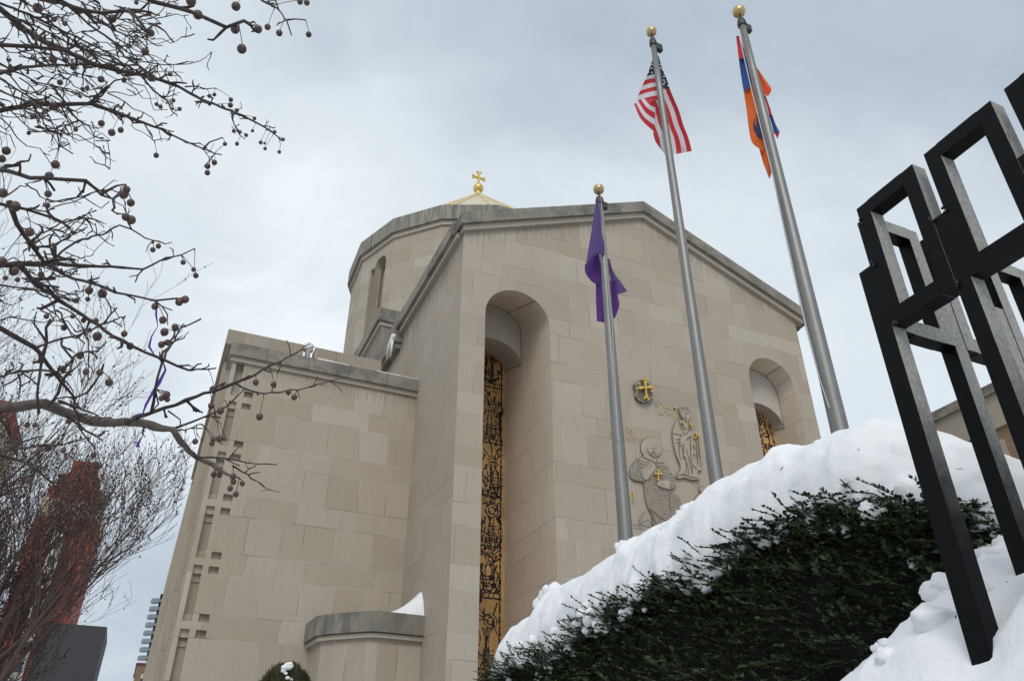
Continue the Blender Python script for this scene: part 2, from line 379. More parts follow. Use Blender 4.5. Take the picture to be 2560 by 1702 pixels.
# niche linings, inner arch plates, windows
def niche(a, name_i):
    cx, r, zs = a; mb = MB(); n = 22
    D1, DEP, (so, ro), (si, ri), (sw_, rw_) = NDEP[name_i]     # depths; springing and rise of the arch at each plane
    def lin(y0, s0, r0, y1, s1, r1, out, rr_=r):
        for k in range(n):
            a0, a1 = pi * k / n, pi * (k + 1) / n; xa, xb = cx - rr_ * cos(a0), cx - rr_ * cos(a1)
            quad(out, [(xa, y0, s0 + r0 * sin(a0)), (xa, y1, s1 + r1 * sin(a0)), (xb, y1, s1 + r1 * sin(a1)), (xb, y0, s0 + r0 * sin(a1))])
    for sx in (-1, 1):
        x = cx + sx * r
        quad(mb, [(x, FY, SILL), (x, FY + DEP, SILL), (x, FY + DEP, si - 1), (x, FY, si - 1)])
        mb.add([(x, FY, si - 1), (x, FY + DEP, si - 1), (x, FY + DEP, sw_), (x, FY + D1 + .02, so), (x, FY, zs)], [(0, 1, 2, 3, 4)])
    lin(FY, zs, r, FY + D1 + .02, so, ro, mb)
    quad(mb, [(cx - r, FY, SILL), (cx + r, FY, SILL), (cx + r, FY + DEP, SILL), (cx - r, FY + DEP, SILL)])
    mb.build('niche_lining', M['lining'], ch, fix=False)
    tp = MB(); y1 = FY + D1; r2 = r - 0.012
    for k in range(n):
        a0, a1 = pi * k / n, pi * (k + 1) / n; xa, xb = cx - r2 * cos(a0), cx - r2 * cos(a1)
        quad(tp, [(xa, y1, si + ri * sin(a0)), (xb, y1, si + ri * sin(a1)), (xb, y1, so + ro * sin(a1)), (xa, y1, so + ro * sin(a0))])
    lin(y1, si, ri, FY + DEP, sw_, rw_, tp, r2)
    tp.build('arch_plate', M['tymp'], ch, fix=False)
    jt = MB(); R2 = r - .014                 # thin dark open joint round the plate
    jt.tube([(cx + R2 * cos(t), y1 - .004, so + (ro - .012) * sin(t)) for t in [pi * k / 24 for k in range(25)]], .016, 4)
    jt.tube([(cx + R2, y1 - .004, so), (cx + R2, y1 - .004, si), (cx + R2, FY + DEP, sw_)], .014, 4)
    t0 = pi * 0.31
    jt.tube([(cx + (r - .01) * cos(t0), FY, zs + (r - .01) * sin(t0)), (cx + (r - .01) * cos(t0), y1, so + (ro - .01) * sin(t0))], .012, 4)
    jt.build('open_joint', M['shade_joint'], ch)
    return sw_
def lattice_window(cx, r, zi, y, z0, seed, parent, rise=1.0):
    rnd = random.Random(seed)
    gl = MB(); n = 20
    def plate(yy): return [(cx - r, yy, z0), (cx + r, yy, z0)] + [(cx + r * cos(pi * k / n), yy, zi + rise * sin(pi * k / n)) for k in range(n + 1)]
    gl.add(plate(y), [tuple(range(n + 3))])
    w_ = gl.build('window', M['lattice'], parent, fix=False)
    lt = MB()
    def inside(x, z): return abs(x - cx) <= r - .09 and z >= z0 and (z <= zi or hypot((x - cx) / r, (z - zi) / rise) <= .92)
    def seg(p, q, wd):
        (x0, z0_), (x1, z1_) = p, q; dx, dz = x1 - x0, z1_ - z0_; L = hypot(dx, dz)
        if L < 1e-5: return
        nx, nz = -dz / L * wd / 2, dx / L * wd / 2; d_ = .006 + .004 * rnd.random()
        lt.add([(x0 + nx, y - d_, z0_ + nz), (x1 + nx, y - d_, z1_ + nz), (x1 - nx, y - d_, z1_ - nz), (x0 - nx, y - d_, z0_ - nz)], [(0, 1, 2, 3)])
    def strip(pl, wd):                    # dark glass slots, dashed along a polyline
        wd = wd * .60; acc = 0; lim = rnd.uniform(.12, .30); on = True
        for p, q in zip(pl[:-1], pl[1:]):
            L = hypot(q[0] - p[0], q[1] - p[1]); k = max(1, int(L / .035))
            for t in range(k):
                a_ = (p[0] + (q[0] - p[0]) * t / k, p[1] + (q[1] - p[1]) * t / k); b_ = (p[0] + (q[0] - p[0]) * (t + 1) / k, p[1] + (q[1] - p[1]) * (t + 1) / k)
                acc += L / k
                if on and inside(*a_) and inside(*b_): seg(a_, b_, wd)
                if acc > lim: on = not on; acc = 0; lim = rnd.uniform(.12, .32) if on else .036
    def line(x0, z0_, x1, z1_, wd, k=6): strip([(x0 + (x1 - x0) * i / k, z0_ + (z1_ - z0_) * i / k) for i in range(k + 1)], wd)
    def arc(ax_, az_, rr, a0, a1, wd, k=14): strip([(ax_ + rr * cos(a0 + (a1 - a0) * i / k), az_ + rr * sin(a0 + (a1 - a0) * i / k)) for i in range(k + 1)], wd)
    # frame
    line(cx - r + .14, z0, cx - r + .14, zi, .07, 30); line(cx + r - .16, z0, cx + r - .16, zi, .09, 30)
    arc(cx, zi, r - .15, 0, pi, .08, 20)
    z = zi + r
    while z > z0:
        h = rnd.uniform(1.5, 2.3); zt, zb = z, z - h
        line(cx - r, zb, cx + r, zb, .09); line(cx - r, zb + .17, cx + r, zb + .17, .05)
        k = -r + .08
        while k < r: line(cx + k, zb, cx + k, zb + .17, .05, 1); k += rnd.uniform(.16, .26)
        for c_ in (-0.66, -0.05, 0.55):   # three motifs side by side in every register
            fx = cx + c_ * r + rnd.uniform(-.08, .08); hz = zt - h * rnd.uniform(.22, .34)
            rr = rnd.uniform(.16, .24)
            arc(fx, hz, rr, 0, 2 * pi, .055); arc(fx, hz, rr * .55, 0, 2 * pi, .07, 8)
            for q in range(rnd.randint(6, 8)):   # robe folds
                o = (q - 3.2) * .085; b_ = rnd.uniform(-.25, .25)
                strip([(fx + o * (1 + .5 * t) + b_ * sin(t * 3.0), hz - rr - t * (h * .55)) for t in [i / 9 for i in range(10)]], rnd.uniform(.045, .085))
            for q in range(rnd.randint(2, 4)):
                arc(fx + rnd.uniform(-.1, .1), hz - rr - rnd.uniform(.3, .8), rnd.uniform(.2, .5), rnd.uniform(-2.8, -.6), rnd.uniform(-.4, 1.2), rnd.uniform(.045, .08))
            for q in range(rnd.randint(5, 8)):
                a_ = rnd.uniform(0, pi); line(fx + cos(a_) * rr, hz + sin(a_) * rr, fx + cos(a_) * (rr + .4), hz + sin(a_) * (rr + .4), .045, 3)
            lx = fx + rnd.uniform(-.2, .2); lz = zb + .25
            if rnd.random() < .7:
                for q in range(5): line(lx - .16, lz + q * .11, lx + .16, lz + q * .11 + rnd.uniform(-.03, .03), .05, 2)
                line(lx - .16, lz, lx - .16, lz + .5, .05, 2); line(lx + .16, lz, lx + .16, lz + .5, .05, 2)
        for q in range(26):
            x_ = cx + rnd.uniform(-r, r); z_ = rnd.uniform(zb, zt); a_ = rnd.choice((rnd.uniform(.2, 1.2), rnd.uniform(1.3, 1.8), rnd.uniform(2.0, 2.9))); L = rnd.uniform(.2, .6)
            strip([(x_ + cos(a_ + t * .5) * L * t, z_ + sin(a_ + t * .5) * L * t) for t in (0, .25, .5, .75, 1)], rnd.uniform(.04, .09))
        z = zb
    for q in range(200):
        x_ = cx + rnd.uniform(-r, r); z_ = rnd.uniform(z0, zi + r); ww2 = rnd.uniform(.02, .06); hh = rnd.uniform(.04, .12); sk = rnd.uniform(-.06, .06)
        if inside(x_ - ww2, z_ - hh) and inside(x_ + ww2, z_ + hh): lt.add([(x_ - ww2, y - .012, z_ - hh), (x_ + ww2, y - .012, z_ - hh + sk), (x_ + ww2 * .8, y - .012, z_ + hh), (x_ - ww2 * .7, y - .012, z_ + hh + sk)], [(0, 1, 2, 3)])
    lt.build('glass_slots', M['dglass'], w_, fix=False)
    for q in range(9):
        x_ = cx + rnd.uniform(-r * .8, r * .8); z_ = rnd.uniform(z0 + 2, zi); rg = MB()
        rg.box(x_ - .05, x_ + .05, y - .016, y + .01, z_ - .11, z_ + .11); rg.build('red_pane', M['rglass'], w_)
    return w_
for i, a in enumerate(ARC):
    zi = niche(a, i)
    lattice_window(a[0], a[1], zi, FY + NDEP[i][1], SILL, 5 + i, ch, NDEP[i][4][1])
# thick coping along the gable and the eaves (fascia + bed mould), as one swept ring each
def sweep_gable(mb, prof, x0=6.87, x1=22.28):
    # prof: (y, dz) outline, swept along eave-apex-eave
    path = [(x0, roofz(x0)), (AP[0], AP[1]), (x1, roofz(x1))]
    k = len(prof); vs = []
    for (x, z) in path:
        for (y, dz) in prof: vs.append((x, y, z + dz))
    fs = []
    for i in range(2):
        for j in range(k): j2 = (j + 1) % k; fs.append((i * k + j, i * k + j2, (i + 1) * k + j2, (i + 1) * k + j))
    fs += [tuple(range(k)), tuple(range(3 * k - 1, 2 * k - 1, -1))]
    mb.add(vs, fs)
cg = MB()
sweep_gable(cg, [(FY - .30, 0), (FY + .35, 0), (FY + .35, -.50), (FY - .30, -.50)])
cg.build('gable_coping', M['cop'], ch)
cg = MB()
sweep_gable(cg, [(FY - .16, -.50), (FY + .2, -.50), (FY + .2, -.72), (FY - .16, -.72)], 7.0, 22.0)
cg.build('bed_mould', M['plain'], ch)
ce = MB(); ze = roofz(6.87)
ce.box(6.77, 7.3, FY + .35, YE - .3, ze - .52, ze - 0.02)
ce.build('eave_coping', M['cop'], ch)
ce = MB(); ce.box(6.91, 7.3, FY + .2, YE - .4, ze - .74, ze - .52)
ce.box(6.87, 7.3, YE - .55, YE - .3, ze - 1.2, ze - .52)
ce.build('bed_mould', M['plain'], ch)
ce = MB(); ce.box(21.4, 22.28, FY + .35, YE, ze - .52, ze - 0.02); ce.build('eave_coping', M['cop'], ch)

# drum, dodecagonal with tall slit niches and a streaked band
DC = (AX, 38.1); NZ = 16
def ring(r, z, n=NZ, rot=0.0): return [(DC[0] + r * cos(2 * pi * (k + .5) / n + rot), DC[1] + r * sin(2 * pi * (k + .5) / n + rot), z) for k in range(n)]
RT = R(-1.25)
def band(name, r0, r1, z0, z1, mat):
    mb = MB(); a, b_, c_, d_ = ring(r1, z0, rot=RT), ring(r1, z1, rot=RT), ring(r0, z1, rot=RT), ring(r0, z0, rot=RT); n = NZ
    vs = a + b_ + c_ + d_; fs = []
    for j in range(n):
        k = (j + 1) % n
        for q in range(4): fs.append((q * n + j, q * n + k, ((q + 1) % 4) * n + k, ((q + 1) % 4) * n + j))
    mb.add(vs, fs); return mb.build(name, mat, ch)
DR = 7.65; ZT = 29.1
# wall facets, one of which (the one seen in the photograph) holds a slit window
dm = MB(); ra, rb = ring(DR, 15.0, rot=RT), ring(DR, ZT - 1.2, rot=RT)
target = atan2(-7.0, -5.6)
slits = []
for j in range(NZ):
    k = (j + 1) % NZ
    A, B = Vector(ra[j]), Vector(ra[k]); mid = (A + B) / 2
    if j % 2 == 0:
        e = (B - A); L = e.length; e.normalize(); nrm = Vector((mid.x - DC[0], mid.y - DC[1], 0)).normalized()
        sw = 0.5; sc2 = L / 2 + .35; s0, s1 = sc2 - sw, sc2 + sw; zl, zh = 20.6, 26.7; zt_ = ZT - 1.2
        P = lambda s, z, d=0.0: A + e * s + Vector((0, 0, z - A.z)) - nrm * d
        sj = s0 - .42; quad(dm, [P(0, 15), P(sj, 15), P(sj, zt_), P(0, zt_)]); quad(dm, [P(sj, 15), P(s0, 15), P(s0, zl), P(sj, zl)]); quad(dm, [P(sj, zl, .28), P(s0, zl, .28), P(s0, zh, .28), P(sj, zh, .28)]); quad(dm, [P(sj, zl), P(sj, zl, .28), P(sj, zh, .28), P(sj, zh)]); quad(dm, [P(sj, zh), P(s0, zh), P(s0, zt_), P(sj, zt_)]); quad(dm, [P(sj, zh), P(sj, zh, .28), P(s0, zh, .28), P(s0, zh)]); quad(dm, [P(s1, 15), P(L, 15), P(L, zt_), P(s1, zt_)])
        quad(dm, [P(s0, 15), P(s1, 15), P(s1, zl), P(s0, zl)]); n_ = 10
        for q in range(n_):
            c0, c1 = pi * q / n_, pi * (q + 1) / n_; xa, xb = sc2 - sw * cos(c0), sc2 - sw * cos(c1); za, zb = zh + sw * sin(c0), zh + sw * sin(c1)
            quad(dm, [P(xa, za), P(xb, zb), P(xb, zt_), P(xa, zt_)]); quad(dm, [P(xa, za), P(xa, za, .9), P(xb, zb, .9), P(xb, zb)])
        for s_ in (s0, s1): quad(dm, [P(s_, zl), P(s_, zl, .9), P(s_, zh, .9), P(s_, zh)])
        slits.append((A, e, nrm, 2 * sc2, sw, zl, zh))
    else: quad(dm, [ra[j], ra[k], rb[k], rb[j]])
dm.build('drum_wall', M['drum'], ch)
for (A, e, nrm, L, sw, zl, zh) in slits:
    if nrm.y > 0.2: continue
    P = lambda s, z, d=0.0: A + e * s + Vector((0, 0, z - A.z)) - nrm * d
    gl = MB(); gl.add([P(L / 2 - sw, zl, .88), P(L / 2 + sw, zl, .88), P(L / 2 + sw, zh + sw, .88), P(L / 2 - sw, zh + sw, .88)], [(0, 1, 2, 3)])
    wn = gl.build('window', M['dglass'], ch, fix=False); lt = MB(); rr = random.Random(3)
    for q in range(90):
        s_ = L / 2 + rr.uniform(-sw, sw); z_ = rr.uniform(zl, zh + .3); a_ = rr.uniform(0, pi)
        lt.tube([P(s_ - .16 * cos(a_), z_ - .2 * sin(a_), .84), P(s_ + .16 * cos(a_), z_ + .2 * sin(a_), .84)], .035, 4)
    lt.build('lattice', M['lattice'], wn)
    fr = MB()
    for off, d in ((-sw - .2, .25), (-sw + .06, .32), (-sw + .14, .55)):
        for sg in (1, -1): fr.tube([P(L / 2 + sg * off, zl, d), P(L / 2 + sg * off, zh, d)], .05, 4)
    fr.build('jamb_roll', M['plain'], wn)
band('drum_cornice', DR - .6, DR + .28, ZT - 1.0, ZT, M['copd'])
band('drum_bed_mould', DR - .6, DR + .12, ZT - 1.28, ZT - 1.0, M['plain'])
# golden cone with ribs, ball and cross
ZA = 36.95; rc = MB(); a_ = ring(DR - .15, ZT - .02, rot=RT)
rc.add(a_ + [(DC[0], DC[1], ZA)], [(j, (j + 1) % NZ, NZ) for j in range(NZ)])
rc.build('cone_roof', M['goldleaf'], ch)
rb_ = MB()
for p in a_:
    rb_.tube([Vector(p) + Vector((0, 0, .06)), Vector((DC[0], DC[1], ZA + .05))], [.12, .07], 6)
rb_.build('roof_rib', M['goldrib'], ch)
fb = MB(); bz = 37.15
fb.lathe([(.30, ZA - .2), (.18, ZA - .05), (.17, ZA + .12), (.17, bz + .1)], DC[0], DC[1], 16)
fb.build('finial_neck', M['goldrib'], ch, True)
fb = MB(); fb.ball((DC[0], DC[1], bz + .30), .37, 24, 16); fb.build('finial_ball', M['gold'], ch, True)
fc = MB(); cz = bz + .62; cx_, cy_ = DC
fc.bevbox(cx_ - .08, cx_ + .08, cy_ - .08, cy_ + .08, cz - .1, cz + 1.2, .02)
fc.bevbox(cx_ - .40, cx_ + .40, cy_ - .07, cy_ + .07, cz + .60, cz + .76, .02)
for (dx, dz) in ((-.42, .68), (.42, .68), (0, 1.2)):
    for s_ in (-1, 1):
        px, pz = (dx, dz + s_ * .11) if dx else (dx + s_ * .12, dz)
        fc.ball((cx_ + px, cy_, cz + pz), .085, 10, 8)
fc.build('finial_cross', M['gold'], ch)
# block behind the side eave with its own coping
tr = MB(); tr.box(7.05, 10.0, YE + .1, 40.0, 12.0, 20.3); tr.build('corner_block_wall', M['side'], ch)
tr = MB(); tr.box(6.8, 10.2, YE - .1, 37.5, 20.3, 21.0); tr.build('corner_block_coping', M['cop'], ch)
tr = MB(); tr.box(6.93, 10.1, YE + .02, 37.4, 20.12, 20.3); tr.build('corner_block_bed_mould', M['tymp'], ch)
tr = MB()                                  # lower sloping conch roof left of it
tr.add([(6.0, 35, 15.5), (7.6, 34.5, 20.5), (8.3, 39, 21.3), (6.2, 42, 18.0), (6.0, 35, 13), (7.6, 34.5, 13), (8.3, 39, 13), (6.2, 42, 13)],
       [(0, 1, 2, 3), (0, 4, 5, 1), (1, 5, 6, 2), (2, 6, 7, 3), (3, 7, 4, 0)])
tr.build('conch_roof', M['cop'], ch)
tr = MB(); tr.box(6.72, 7.07, 27.1, 30.4, 16.95, 17.5); tr.box(6.82, 7.07, 27.2, 30.3, 16.7, 16.95)
tr.build('side_ledge', M['cop'], ch)

# ------------------------------------------------------------------ wing
WX0 = 0.66; WT = 13.2
def zgrid_wall(mb, xs_, zs_, holes, y, dep):
    for i in range(len(xs_) - 1):
        for j in range(len(zs_) - 1):
            x0, x1, z0, z1 = xs_[i], xs_[i + 1], zs_[j], zs_[j + 1]; d = holes.get((i, j), 0)
            quad(mb, [(x0, y + d, z0), (x1, y + d, z0), (x1, y + d, z1), (x0, y + d, z1)])
            for (di, dj, p, q) in ((1, 0, (x1, z0), (x1, z1)), (0, 1, (x0, z1), (x1, z1))):
                ni, nj = i + di, j + dj
                if ni >= len(xs_) - 1 or nj >= len(zs_) - 1: continue
                d2 = holes.get((ni, nj), 0)
                if abs(d - d2) > 1e-6: quad(mb, [(p[0], y + d, p[1]), (q[0], y + d, q[1]), (q[0], y + d2, q[1]), (p[0], y + d2, p[1])])
xs_ = [WX0, .80, 1.05, 1.22, 1.50, X0]
zs_ = [GZ]; holes = {}; base = 6.13 - 1.77 * 4; zz = []
for k in range(9):
    b0 = base + 1.77 * k
    zz += [(b0, 'lo'), (b0 + .22, 'lo2'), (b0 + .43, 'mid'), (b0 + .65, 'hi'), (b0 + 1.55, 'gr')]
zz = [q for q in zz if GZ < q[0] < WT - .05]
zs_ = [GZ] + [q[0] for q in zz] + [WT]; names = ['x'] + [q[1] for q in zz]
for j, nm in enumerate(names):
    if nm == 'lo': holes[(3, j)] = .14; holes[(1, j)] = .10
    if nm == 'mid': holes[(3, j)] = .14; holes[(1, j)] = .16
    if nm == 'hi': holes[(1, j)] = .24
    if nm == 'gr': holes[(1, j)] = .20
ww = MB(); zgrid_wall(ww, xs_, zs_, holes, WY, 0)
ww.build('wing_front_wall', M['wall'], ch)
ws_ = MB()
quad(ws_, [(WX0, WY, GZ), (WX0, 26.4, GZ), (WX0, 26.4, WT), (WX0, WY, WT)])
for k in range(3): ws_.box(WX0 - .06, WX0, WY + .5 + k * .6, WY + .75 + k * .6, GZ, WT - .05)
ws_.build('wing_side_wall', M['back'], ch)
wc = MB(); wc.box(.52, X0, WY - .2, 25.4, WT + .05, 13.72); wc.build('wing_coping', M['cop'], ch)
wc = MB(); wc.box(.58, X0, WY - .09, 25.4, WT - .12, WT + .05); wc.build('wing_bed_mould', M['plain'], ch)
wb = MB()
wb.box(.60, 6.9, 26.0, 40, GZ, 14.5); wb.box(.55, 6.9, 40, 62, GZ, 14.6); wb.box(.72, 6.9, 62, 108, GZ, 14.9)
for y_ in list(np.arange(26.8, 40, 1.9)): wb.box(.44, .60, y_, y_ + .7, GZ, 14.3)
for y_ in list(np.arange(40.6, 62, 2.4)): wb.box(.40, .55, y_, y_ + .8, GZ, 14.4)
for y_ in list(np.arange(63, 108, 3.5)): wb.box(.55, .72, y_, y_ + 1.2, GZ, 14.7)
wb.build('rear_wing_wall', M['back'], ch)
wp = MB(); wp.box(.33, 3.05, 25.8, 26.4, 14.5, 15.1); wp.box(3.45, 6.0, 25.8, 26.4, 14.5, 15.1)
wp.box(.33, .95, 26.4, 40, 14.5, 15.08); wp.box(.42, .95, 40, 62, 14.6, 15.12); wp.box(.60, 1.2, 62, 108, 14.9, 15.4)
wp.build('rear_parapet', stone('parapet_stone', z0=14.4, per=2.4, fs=0.6, wl=.85, ws=.85, tone=.85), ch)
lp = MB(); lp.lathe([(.10, 14.4), (.10, 15.0), (.18, 15.05), (.18, 15.3), (.06, 15.4)], 3.24, 26.1, 12)
lp.build('roof_lamp', simple('white_lamp', (0.75, 0.78, 0.8), .4), ch, True)

# bay in the corner between wing and front block
bp_ = [(4.2, 24.5), (4.28, 23.15), (4.62, 22.72), (5.5, 21.93), (5.75, 21.86), (7.17, 21.93), (7.17, 24.5)]
def inset(pl, d):
    c_ = (6.3, 23.6); out = []
    for (x, y) in pl:
        v = Vector((x - c_[0], y - c_[1])); L = v.length; v = v * ((L - d) / L); out.append((c_[0] + v.x, c_[1] + v.y))
    return out
def polyprism(mb, pl, z0, z1): mb.prism([(x, y, z0) for x, y in pl], (0, 0, z1 - z0))
m1 = MB(); polyprism(m1, inset(bp_, .22), GZ, 4.30); m1.build('bay_wall', stone('bay_stone', z0=-3.0, per=8.0, fs=.9, wl=.85, ws=.85, tone=.95, seed=3.0, contrast=.6), ch)
m1 = MB(); polyprism(m1, bp_, 4.44, 4.98); m1.build('bay_coping', M['copdark'], ch)
m1 = MB(); polyprism(m1, inset(bp_, .09), 4.30, 4.42); m1.build('bay_bed_mould', M['plain'], ch)

# ------------------------------------------------------------------ carved figures on the front
def F(ox_, oy_, s):                       # zoomed-crop coordinates -> point on the front wall
    def f(x, y, d=0.0):
        p = oy(ox_ + x / s, oy_ + y / s, FY); return Vector((p.x, FY - d * 1.7, p.z))
    return f
def closed(f, pts, d0, d1):
    q = [f(x, y, d0) for x, y in pts]; return q, (0, -(d1 - d0) * 1.7, 0)
def smoothpoly(pts, it=2, close=True):
    for _ in range(it):
        out = []; n = len(pts)
        for i in range(n if close else n - 1):
            a, b_ = pts[i], pts[(i + 1) % n]
            out += [(a[0] * .75 + b_[0] * .25, a[1] * .75 + b_[1] * .25), (a[0] * .25 + b_[0] * .75, a[1] * .25 + b_[1] * .75)]
        if not close: out = [pts[0]] + out + [pts[-1]]
        pts = out
    return pts
def line_tubes(f, name, lines, parent, r=.017, d=.05, close=False, mat=None):  # raised tubes, by default coloured dark as the shade of carved lines
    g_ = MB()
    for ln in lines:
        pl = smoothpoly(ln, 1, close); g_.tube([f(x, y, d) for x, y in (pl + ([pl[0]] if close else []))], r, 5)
    return g_.build(name, mat or M['shade_joint'], parent)
def inpoly(x, y, poly):
    c_ = False; j = len(poly) - 1
    for i in range(len(poly)):
        xi, yi = poly[i]; xj, yj = poly[j]
        if (yi > y) != (yj > y) and x < (xj - xi) * (y - yi) / (yj - yi) + xi: c_ = not c_
        j = i
    return c_
def goldcross(f, cx, cy, h, w2, parent, rot=0.0, thick=None, name='gilded_cross', d=.07, flare=False):
    mb = MB(); t = thick or h * .13
    def P(x, y): return (cx + x * cos(rot) - y * sin(rot), cy + x * sin(rot) + y * cos(rot))
    a = t * (2.0 if flare else 1.25)
    v = [(-a, -h * .45), (a, -h * .45), (t * .8, -h * .12), (t * .8, h * .55 * .5), (a, h * .55), (-a, h * .55), (-t * .8, h * .55 * .5), (-t * .8, -h * .12)]
    hz_ = [(-w2, -a - h * .08), (-w2, a - h * .08), (0, t * .8 - h * .08), (w2, a - h * .08), (w2, -a - h * .08), (0, -t * .8 - h * .08)]
    q, dv = closed(f, [P(*p) for p in v], d, d + .05); mb.prism(q, dv)
    q, dv = closed(f, [P(*p) for p in hz_], d, d + .046); mb.prism(q, dv)
    return mb.build(name, M['goldrelief'], parent)
f2 = F(1560, 1080, 5.6)
body = [(300, 330), (240, 352), (150, 410), (90, 500), (65, 590), (85, 655), (150, 690), (265, 695), (272, 760), (285, 900), (310, 1020), (345, 1100), (385, 1160), (375, 1190), (410, 1260), (375, 1290), (440, 1335), (600, 1310), (770, 1230), (795, 1130), (785, 980), (740, 900), (640, 850), (575, 830), (720, 775), (700, 680), (640, 560), (560, 440), (500, 398), (440, 380)]
body = smoothpoly(body, 1)
mb = MB(); q, dv = closed(f2, body, -.01, .055); mb.prism(q, dv)
seat = mb.build('relief_figure', M['relief'], ch)
seat['label'] = 'seated haloed figure in a checkered robe carved on the wall'
hl = [(375 + 148 * cos(t), 225 + 155 * sin(t)) for t in [2 * pi * k / 28 for k in range(28)]]
mb = MB(); q, dv = closed(f2, hl, -.01, .03); mb.prism(q, dv); mb.build('halo', M['relief'], seat)
face = [(300, 240), (330, 195), (380, 180), (430, 200), (455, 245), (445, 300), (425, 340), (395, 378), (365, 350), (325, 300)]
mb = MB(); q, dv = closed(f2, smoothpoly(face, 1), .02, .085); mb.prism(q, dv); mb.build('head', M['relief'], seat)
line_tubes(f2, 'carved_outline_shade', [hl, body], seat, .024, .012, True)
line_tubes(f2, 'carved_fold_shade', [[(230, 360), (330, 400), (420, 450), (470, 520)], [(440, 395), (420, 440), (470, 440), (540, 440)], [(320, 620), (370, 560), (350, 500)], [(270, 690), (320, 640), (350, 600)],
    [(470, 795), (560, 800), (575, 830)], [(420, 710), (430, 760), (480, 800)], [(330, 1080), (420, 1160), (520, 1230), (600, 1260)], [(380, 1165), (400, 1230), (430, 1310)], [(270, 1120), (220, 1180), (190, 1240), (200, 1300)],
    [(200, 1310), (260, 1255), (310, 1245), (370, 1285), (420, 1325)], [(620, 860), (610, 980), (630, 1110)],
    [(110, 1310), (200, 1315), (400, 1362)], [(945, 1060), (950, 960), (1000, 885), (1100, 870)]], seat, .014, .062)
for cx, cy, r in ((343, 243, 12), (412, 248, 12)):
    mb = MB(); mb.add([f2(cx + r * cos(t), cy + r * .55 * sin(t), .088) for t in [2 * pi * k / 10 for k in range(10)]], [tuple(range(10))]); mb.build('carved_eye_shade', M['shade_joint'], seat, fix=False)
line_tubes(f2, 'carved_nose_shade', [[(382, 240), (374, 285), (362, 300), (385, 304)]], seat, .012, .09)
line_tubes(f2, 'carved_beard_shade', [[(345, 322), (352, 300), (380, 312), (405, 302), (418, 325)], [(370, 322), (372, 360)], [(392, 322), (392, 365)], [(350, 335), (362, 355)], [(410, 335), (404, 355)]], seat, .010, .09)
arms = MB()
for pl in ([(215, 560), (330, 545), (360, 485), (385, 480), (400, 500), (380, 560), (320, 640), (290, 690), (240, 680)], [(425, 715), (460, 700), (590, 690), (600, 800), (570, 815), (480, 790), (430, 765)]):
    q, dv = closed(f2, smoothpoly(pl, 1), .05, .10); arms.prism(q, dv)
arms.build('arm', M['relief'], seat)
hm = MB(); rr = random.Random(2)
for i in range(-5, 60):
    for j in range(0, 60):
        x = 100 + i * 25 + (j % 2) * 12.5 + j * 4; y = 380 + j * 23 + i * 6
        if not inpoly(x, y, body): continue
        if inpoly(x, y, [(215, 540), (400, 440), (470, 700), (620, 680), (620, 830), (400, 800), (280, 700)]) and not (300 < x < 420 and 620 < y < 900): continue
        if y < 470 and 260 < x < 470 and x > y * .9 - 60: continue
        s_ = 10.5 * rr.uniform(.75, 1.2)
        pts = [(x - s_, y), (x, y - s_ * 1.1), (x + s_, y), (x, y + s_ * 1.1)]
        hm.add([f2(a, b_, .058) for a, b_ in pts], [(0, 1, 2, 3)])
hm.build('drilled_hole_shade', M['shade_joint'], seat, fix=False)  # flat dark diamonds painted in as the shade inside drilled holes
goldcross(f2, 437, 620, 150, 52, seat, .03, 10)
f6 = F(1550, 920, 6.817)
sx_, sy_ = lambda x: (x / 5.6 + 1560 - 1550) * 6.817, lambda y: (y / 5.6 + 1080 - 920) * 6.817
low = [(775, 470), (775, 540), (740, 580), (710, 640), (740, 665), (820, 640), (900, 672), (960, 675), (1060, 665), (1000, 620), (1010, 540), (1075, 550), (1060, 400), (1042, 170)]
st = [(1010, 900), (950, 890), (890, 1030), (870, 1120), (890, 1300), (930, 1470), (965, 1560)] + [(sx_(x), sy_(y)) for x, y in low] + [(1325, 1240), (1290, 1100), (1240, 1000), (1150, 915)]
st = smoothpoly(st, 1)
mb = MB(); q, dv = closed(f6, st, -.01, .055); mb.prism(q, dv); stand = mb.build('relief_figure', M['relief'], ch)
stand['label'] = 'standing robed bishop figure with gilded crosses carved on the wall'
hd = smoothpoly([(985, 690), (1040, 665), (1120, 690), (1160, 760), (1150, 850), (1125, 915), (1090, 930), (1050, 890), (1010, 820), (980, 740)], 1)
mb = MB(); q, dv = closed(f6, hd, .02, .085); mb.prism(q, dv); mb.build('head', M['relief'], stand)
S = lambda L: [(sx_(x), sy_(y)) for x, y in L]
line_tubes(f6, 'carved_outline_shade', [st, hd], stand, .020, .03, True)
